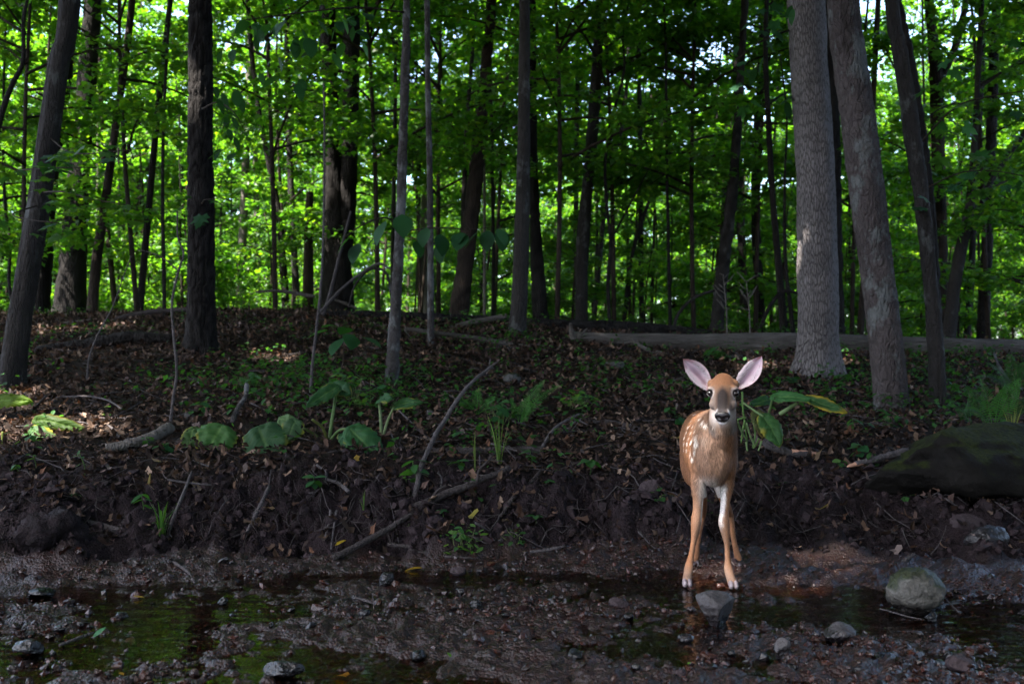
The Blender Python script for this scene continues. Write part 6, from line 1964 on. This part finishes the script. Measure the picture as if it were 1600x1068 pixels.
def coat(P, Nn):
    """coat colours of a white-tailed fawn, by place on the body"""
    n = len(P)
    C = np.tile(np.array([.225, .100, .048]), (n, 1))
    def blend(C, w, c):
        w = np.clip(w, 0, 1)[:, None]
        return C * (1 - w) + np.array(c) * w
    gr = vnoise(P * np.array([90, 90, 30]), 3) + .7 * vnoise(P * np.array([240, 240, 70]), 4)
    C = C * (1 + .20 * gr[:, None])
    q = P - HE
    r, f, u = q @ hr, q @ hf, q @ hu
    head = smooth01(f + .5 * u, -.11, -.06) * (np.linalg.norm(q, axis=1) < .16)
    z = P[:, 2]; y = P[:, 1]
    # paler, greyer neck and breast
    axx = .200 * y
    front = smooth01(-y, -4.02, -3.86) * smooth01(-np.abs(P[:, 0] - axx + .006), -.085, -.04) * (1 - head)
    C = blend(C, front * .75, [.245, .150, .102])
    # brisket and belly
    C = blend(C, smooth01(-z, -.45, -.385) * smooth01(z + .02 * gr, .29, .37) * smooth01(-np.abs(P[:, 0] - axx + .010), -.050, -.018) * (y < 4.3), [.52, .45, .40])
    # hind quarters: white inner thigh and rump edge
    hind = (y > 4.12) & (z < .60)
    C = blend(C, hind * smooth01(-Nn[:, 1], -.1, .5) * smooth01(z, .30, .36) * .0, [.6, .54, .5])
    leftthigh = (y > 4.1) & (z > .28) & (z < .47)
    inner = smooth01(Nn[:, 0] * np.where(P[:, 0] > .845, -1, 1), .0, .5)
    C = blend(C, leftthigh * inner, [.62, .56, .52])
    # fore legs: white on the inner face of the upper leg
    fore = (y < 4.02) & (z < .42) & (z > .02)
    lx = np.where(P[:, 0] > axx - .0 + .016, -1, 1)
    inn = smooth01(Nn[:, 0] * lx + .25 * gr, .25, .9) * smooth01(z + .02 * gr, .17, .30)
    inn = inn * np.where(lx > 0, smooth01(Nn[:, 0], .55, .9), 1.0)
    C = blend(C, fore * inn, [.60, .54, .50])
    rightleg = (lx < 0) & fore
    C = blend(C, rightleg * smooth01(-Nn[:, 0] + .2 * gr, -.1, .45) * smooth01(z + .02 * gr, .22, .31) * smooth01(-z, -.40, -.36), [.66, .60, .56])
    C = blend(C, fore * smooth01(-z, -.10, -.03) * .35, [.46, .34, .27])
    # --- head
    C = blend(C, head, [.165, .095, .060])
    C = blend(C, head * smooth01(-f + .012 * gr, -.022, .020) * smooth01(u + .008 * gr, -.004, .040), [.165, .075, .036])                 # rusty brow
    brid = head * np.exp(-(np.abs(r) / (.027 - .05 * np.clip(f, 0, .1))) ** 2.6) * smooth01(f - .5 * np.abs(r), -.012, .030) * smooth01(-f, -.104, -.085) * smooth01(u, -.020, .004)
    C = blend(C, brid * 1.35, [.020, .014, .013])  # dark bridge hair, deepened in colour to carry the muzzle's shadow
    C = blend(C, head * np.exp(-((f - .04) / .035) ** 2) * smooth01(np.abs(r), .020, .032), [.15, .11, .09])    # greyer cheek
    for s in (-1, 1):
        de = np.linalg.norm(P - hp(.046 * s, .004, .012), axis=1)
        C = blend(C, (de < .06) * smooth01(-de, -.028, -.017) * .6, [.44, .38, .36])                            # pale eye ring
        C = blend(C, smooth01(-de, -.0175, -.0145), [.015, .012, .011])
    C = blend(C, head * smooth01(f, .074, .090) * smooth01(-u, .010, .026), [.86, .80, .82])                  # white chin and lip
    C = blend(C, head * smooth01(f, .080, .092) * smooth01(np.abs(r), .014, .022), [.62, .57, .56])
    C = blend(C, head * smooth01(f, .086, .097) * np.exp(-(r / .030) ** 2) * smooth01(u, -.024, -.014), [.030, .025, .027])
    mouth = head * np.exp(-((u + .030 - .006 * np.cos(r * 60)) / .0028) ** 2) * smooth01(f, .080, .095)
    C = blend(C, mouth * .8, [.05, .035, .035])
    # white throat
    thr = np.exp(-((np.linalg.norm((P - (hp(0, .035, -.075))) / np.array([.040, .06, .030]), axis=1)) / 1.0) ** 2)
    C = blend(C, thr * 1.1 * (y < 3.9), [.72, .66, .63])
    return C


FC = coat(FV, nor)
# white spots on the flank
spots = [(1091, 639, 2.0), (1085, 648, 2.2), (1088, 647, 2.0), (1095, 654, 2.6), (1099, 658, 2.8), (1103, 662, 3.0), (1082, 656, 2.0), (1083, 665, 2.4), (1079, 664, 1.8), (1076, 667, 2.4), (1080, 675, 2.6), (1073, 675, 2.3),
         (1070, 682, 2.2), (1085.5, 673, 2.2), (1088, 681, 3.2), (1088, 690, 5.0), (1080, 690, 3.2), (1074, 692, 3.0), (1069, 692, 2.6), (1086, 701, 3.2), (1082, 713, 2.8), (1079, 707, 2.2), (1073, 702, 2.4), (1089, 642, 1.8),
         (1093, 648, 2.0), (1077, 684, 2.0), (1068.5, 702, 2.0), (1084, 682, 1.6)]
sp_pts = []
for (px, py, rp) in spots:
    c = cast(px, py)
    if c is not None and c[1] > 3.75:
        sp_pts.append((c, rp / F * c[1] * .92))
for k in range(60):        # the far flank has its own
    i = rng.integers(0, nv)
    if nor[i, 0] > .45 and FV[i, 1] > 3.95 and FV[i, 2] > .46:
        sp_pts.append((FV[i], rng.uniform(.005, .010)))


def spotted(P, C):
    for (c, r) in sp_pts:
        d = (P - c) / np.array([r * 1.1, r * 1.7, r * 1.2])
        w = smooth01(-np.linalg.norm(d, axis=1), -1.15, -.75)[:, None]
        C = C * (1 - w) + np.array([.70, .62, .55]) * w
    c = cast(1100, 686)
    if c is not None:
        w = (np.exp(-(np.linalg.norm(P - c, axis=1) / .016) ** 2) * .35)[:, None]
        C = C * (1 - w) + np.array([.50, .38, .29]) * w
    return C


FC = spotted(FV, FC)
M['coat'] = mat_attr('fawn_coat', .75, .15, 220., .18, .25)
M['fur'] = mat_attr('fawn_fur', .6, .25, 60., .12)
M['eye'] = mat_attr('eye', .08, .45, 10., 0.0)
M['nose'] = mat_attr('nose', .32, .5, 160., .2, .3)
fawn = empty('fawn', (float(FV[:, 0].mean()), 4.0, 0.0), 'spotted brown fawn standing at the edge of the stream, ears spread, looking at the viewer', 'fawn')
build('body', FV, [FQ] + ([FT] if len(FT) else []), M['coat'], fawn, {'col': FC})

# fur: short tapered hairs over the whole coat
tris = np.concatenate([FQ[:, [0, 1, 2]], FQ[:, [0, 2, 3]]] + ([FT] if len(FT) else []))
A, B, Cc = FV[tris[:, 0]], FV[tris[:, 1]], FV[tris[:, 2]]
ar = np.linalg.norm(np.cross(B - A, Cc - A), axis=1)
cent = (A + B + Cc) / 3
facing = np.einsum('ij,ij->i', np.cross(B - A, Cc - A), CAM - cent) > -1e9
nh = 95000
ti = rng.choice(len(tris), nh, p=ar / ar.sum())
r1, r2 = rng.random(nh), rng.random(nh); sw = r1 + r2 > 1; r1[sw], r2[sw] = 1 - r1[sw], 1 - r2[sw]
HP = A[ti] + (B - A)[ti] * r1[:, None] + (Cc - A)[ti] * r2[:, None]
HN = nor[tris[ti, 0]]
HC = spotted(HP, coat(HP, HN))
q = HP - HE
onhead = np.linalg.norm(q, axis=1) < .135
flow = np.tile(np.array([.0, .55, -1.0]), (nh, 1))                       # down and back on the body
flow[HP[:, 2] < .36] = [0, 0.05, -1.0]
neckm = (~onhead) & (HP[:, 1] < 3.86) & (HP[:, 2] > .42)
flow[neckm] = [0.0, -.10, -1.0]
flow[onhead] = -hf
flow = flow + rng.normal(0, .22, (nh, 3))
flow = flow - HN * np.einsum('ij,ij->i', flow, HN)[:, None]
flow /= np.maximum(np.linalg.norm(flow, axis=1, keepdims=True), 1e-6)
ln = np.full(nh, .013); ln[neckm] = .024; ln[onhead] = .0042; ln[HP[:, 2] < .34] = .0055
chest_tuft = (HP[:, 1] < 3.86) & (HP[:, 2] > .36) & (HP[:, 2] < .47); ln[chest_tuft] = .022
fq, uq = q @ hf, q @ hu
muzz = onhead & (fq > .082) & (uq > -.028)
ln = ln * rng.uniform(.6, 1.3, nh)
eye_d = np.minimum(np.linalg.norm(HP - hp(.046, .004, .012), axis=1), np.linalg.norm(HP - hp(-.046, .004, .012), axis=1))
ok = ~muzz & (eye_d > .016) & (HP[:, 2] > .035)
HP, HN, HC, flow, ln = HP[ok], HN[ok], HC[ok], flow[ok], ln[ok]; nh = len(HP)
lift = rng.uniform(.10, .34, nh)[:, None]
D1 = flow + HN * lift; D1 /= np.linalg.norm(D1, axis=1, keepdims=True)
sd = np.cross(D1, HN); sd /= np.maximum(np.linalg.norm(sd, axis=1, keepdims=True), 1e-6)
wd = (.0009 * rng.uniform(.7, 1.3, nh))[:, None]
base = HP - HN * .0006
tipv = base + D1 * ln[:, None] - HN * (ln * .05)[:, None]
midv = base + D1 * (ln * .55)[:, None] + HN * (ln * .04)[:, None]
HVv = np.stack([base - sd * wd, base + sd * wd, midv - sd * wd * .7, midv + sd * wd * .7, tipv], 1).reshape(-1, 3)
o5 = (np.arange(nh) * 5)[:, None]
ht = np.concatenate([o5 + [[0, 1, 3]], o5 + [[0, 3, 2]], o5 + [[2, 3, 4]]])
HCs = np.repeat(HC * (.4 + 1.25 * rng.random((nh, 1))), 5, axis=0)
fur = build('fur', HVv, [ht], M['fur'], fawn, {'col': HCs})
fur['kind'] = 'stuff'


# ears: cupped leaf shapes open towards the viewer
def ear(side, bpx, tpx, hw):
    b = at(bpx[0], bpx[1], 3.785); t_ = at(tpx[0], tpx[1], 3.80)
    ax = t_ - b; L = np.linalg.norm(ax); ax /= L
    face = np.array([-.10 * side - .17, -1.0, .12]); face -= ax * face.dot(ax); face /= np.linalg.norm(face)
    sx = np.cross(ax, face); sx /= np.linalg.norm(sx)
    nt_, ns = 30, 25
    t = np.linspace(0, 1, nt_)[:, None]; s = np.linspace(-1, 1, ns)[None, :]
    w = hw * np.where(t < .45, .42 + .58 * np.sin(np.clip(t / .45, 0, 1) * np.pi / 2), 1 - np.clip((t - .45) / .55, 0, 1) ** 2.3)
    w = np.maximum(w, .0006)
    low = side * (sx @ np.array([1.0, 0, 0]))
    x = s * w + (.006 * np.sin(np.pi * t)) * np.sign(1)
    cup = .024 * (1 - t * .55) * (1 - np.abs(s) ** 2) * np.minimum(1, t * 5 + .35)
    z = -cup + .010 * t ** 2 - .004 * (1 - t)
    z = z + .0022 * np.sin(s * 7 + 1) * np.sin(np.pi * t)
    P = b + (t * L)[..., None] * ax + x[..., None] * sx + z[..., None] * face
    Vi = P.reshape(-1, 3)
    # thickness: back surface
    back = P - face * (.0032 * (1 - np.abs(s) ** 4) + .0008)[..., None]
    Vb = back.reshape(-1, 3)
    V = np.concatenate([Vi, Vb]); nI = len(Vi)
    i = np.arange(nt_ - 1)[:, None] * ns; j = np.arange(ns - 1)[None, :]
    q = np.stack([i + j, i + j + 1, i + ns + j + 1, i + ns + j], -1).reshape(-1, 4)
    qb = (q + nI)[:, ::-1]
    rim = []
    for k in range(nt_ - 1):
        for e in (0, ns - 1):
            a0, a1 = k * ns + e, (k + 1) * ns + e
            rim.append([a0, a1, a1 + nI, a0 + nI] if e == 0 else [a1, a0, a0 + nI, a1 + nI])
    tt = np.broadcast_to(t, x.shape); ss = np.broadcast_to(s, x.shape)
    C = np.tile([.62, .48, .56], (nI, 1))
    band = (.5 + .5 * np.sin(ss * 8.5 + 2.2 * tt + 1.2)) * np.exp(-((tt - .42) / .34) ** 2) * (np.abs(ss) < .82)
    C = C * (1 - .8 * band.reshape(-1, 1)) + np.array([.22, .125, .165]) * (.8 * band.reshape(-1, 1))  # dark bands stand in for the shadows inside the ear cup
    st = (.5 + .5 * vnoise(np.stack([ss.ravel() * 13 + tt.ravel() * 3, tt.ravel() * 2.2, 0 * ss.ravel()], -1), 8))[:, None]
    C = C * (.82 + .32 * st)
    rimw = smooth01(np.abs(ss), .88, .97).reshape(-1, 1)
    C = C * (1 - rimw * .6) + np.array([.50, .42, .43]) * rimw * .6
    ed = smooth01(np.abs(ss), .955, 1.0).reshape(-1, 1) * .8
    C = C * (1 - ed) + np.array([.13, .085, .075]) * ed
    dk = (smooth01(-tt, -.34, -.02).reshape(-1, 1)) * .75
    C = C * (1 - dk) + np.array([.22, .13, .12]) * dk  # shading of the ear's hollow base painted into the colour
    Cb = np.tile([.24, .125, .07], (nI, 1))
    o = build('ear', V, [np.concatenate([q, qb, np.array(rim)])], M['ear'], fawn, {'col': np.concatenate([C, Cb])})
    # pale hairs along the inside edge
    n = 1500
    ti = rng.uniform(.04, .75, n); si = rng.choice([-1, 1], n) * rng.uniform(.45, .99, n)
    ii = np.clip((ti * (nt_ - 1)).astype(int), 0, nt_ - 1); jj = np.clip(((si + 1) / 2 * (ns - 1)).astype(int), 0, ns - 1)
    b0 = P[ii, jj] + rng.normal(0, .0012, (n, 3))
    d = -np.sign(si)[:, None] * sx * .55 + ax * .75 + face * .25 + rng.normal(0, .18, (n, 3)); d /= np.linalg.norm(d, axis=1, keepdims=True)
    l = rng.uniform(.005, .014, n)[:, None]
    sdv = np.cross(d, face); sdv /= np.maximum(np.linalg.norm(sdv, axis=1, keepdims=True), 1e-6)
    HV = np.stack([b0 - sdv * .0004, b0 + sdv * .0004, b0 + d * l], 1).reshape(-1, 3)
    h = build('ear_hair', HV, [np.arange(n * 3).reshape(-1, 3)], M['fur'], o, {'col': np.tile([.60, .52, .56], (n * 3, 1))})
    h['kind'] = 'stuff'


m = mat_leaf('ear_skin', .35, .6, False, (1.25, .85, .95)); M['ear'] = m
ear(-1, (1109, 606), (1067, 561), .0360)
ear(1, (1152, 604), (1190, 557), .0350)

# eyes, nose, hooves
for s in (-1, 1):
    c = hp(.0455 * s, .004, .0115)
    V, f_ = ellipsoid((0, 0, 0), (.0112, .0112, .0104))
    e = build('eye', V + c, f_, M['eye'], fawn, {'col': np.tile([[.008, .006, .006]], (len(V), 1))})
    lid = []
    for sg in (1, -1):      # lids
        th = np.linspace(-1.25, 1.25, 14)
        o_ = hr * s * .62 + hf * .78
        o_ /= np.linalg.norm(o_)
        sd_ = np.cross(hu, o_); sd_ /= np.linalg.norm(sd_)
        pth = c + np.outer(np.sin(th), sd_) * .0116 + np.outer(np.cos(th) * sg * .0078, hu) + np.outer(np.cos(th) * .0085 + .0012, o_)
        lid.append(tube(pth, .0019 * np.cos(th * .9) + .0006, 6)[:2])
    V, f2, _ = merge(lid)
    build('eyelid', V, f2, M['nose'], fawn, {'col': np.tile([[.020, .014, .013]], (len(V), 1))})
V = I4.copy()
V = V * np.array([.0275, .0135, .0215])
V[:, 0] *= 1 + .22 * np.clip(V[:, 2] / .0185, -1, 1)
for s in (-1, 1):          # nostrils
    d = np.hypot((V[:, 0] - s * .0135) / .0075, (V[:, 2] + .001 - .0022 * s * 0) / .0062)
    V[:, 1] += np.where(V[:, 1] < 0, 1, 0) * .010 * np.exp(-d ** 2 * 1.2)
V[:, 1] += np.where(V[:, 1] < 0, 1, 0) * .0035 * np.exp(-(V[:, 0] / .0022) ** 2) * (V[:, 2] < .004)
nf = hf * .88 + np.array([-.02, -.12, .25]); nf /= np.linalg.norm(nf); nu_ = np.cross(hr, nf); nu_ = nu_ if nu_[2] > 0 else -nu_
Vn = hp(0, .113, -.010) + V[:, :1] * hr - V[:, 1:2] * nf + V[:, 2:] * nu_
build('nose', Vn, [I4f], M['nose'], fawn, {'col': np.tile([[.010, .008, .009]], (len(V), 1))})
for (px, py, Y) in [(1073, 912, 3.815), (1145, 915, 3.785), (1158.5, 887, 4.145), (1086, 883, 4.205)]:
    c = at(px, py, Y)
    for s in (-1, 1):
        V = I4.copy() * np.array([.0095, .022, .017])
        V[:, 2] = np.maximum(V[:, 2], -.012)
        V[:, 0] += s * .0088; V[:, 1] -= np.where(V[:, 2] < 0, .005, 0)
        Vh = V + np.array([c[0], c[1] - .006, max(c[2], .0) + .006])
        build('hoof', Vh, [I4f], M['nose'], fawn, {'col': np.tile([[.30, .235, .235]], (len(V), 1)) * (1 if Y < 4 else .4)})
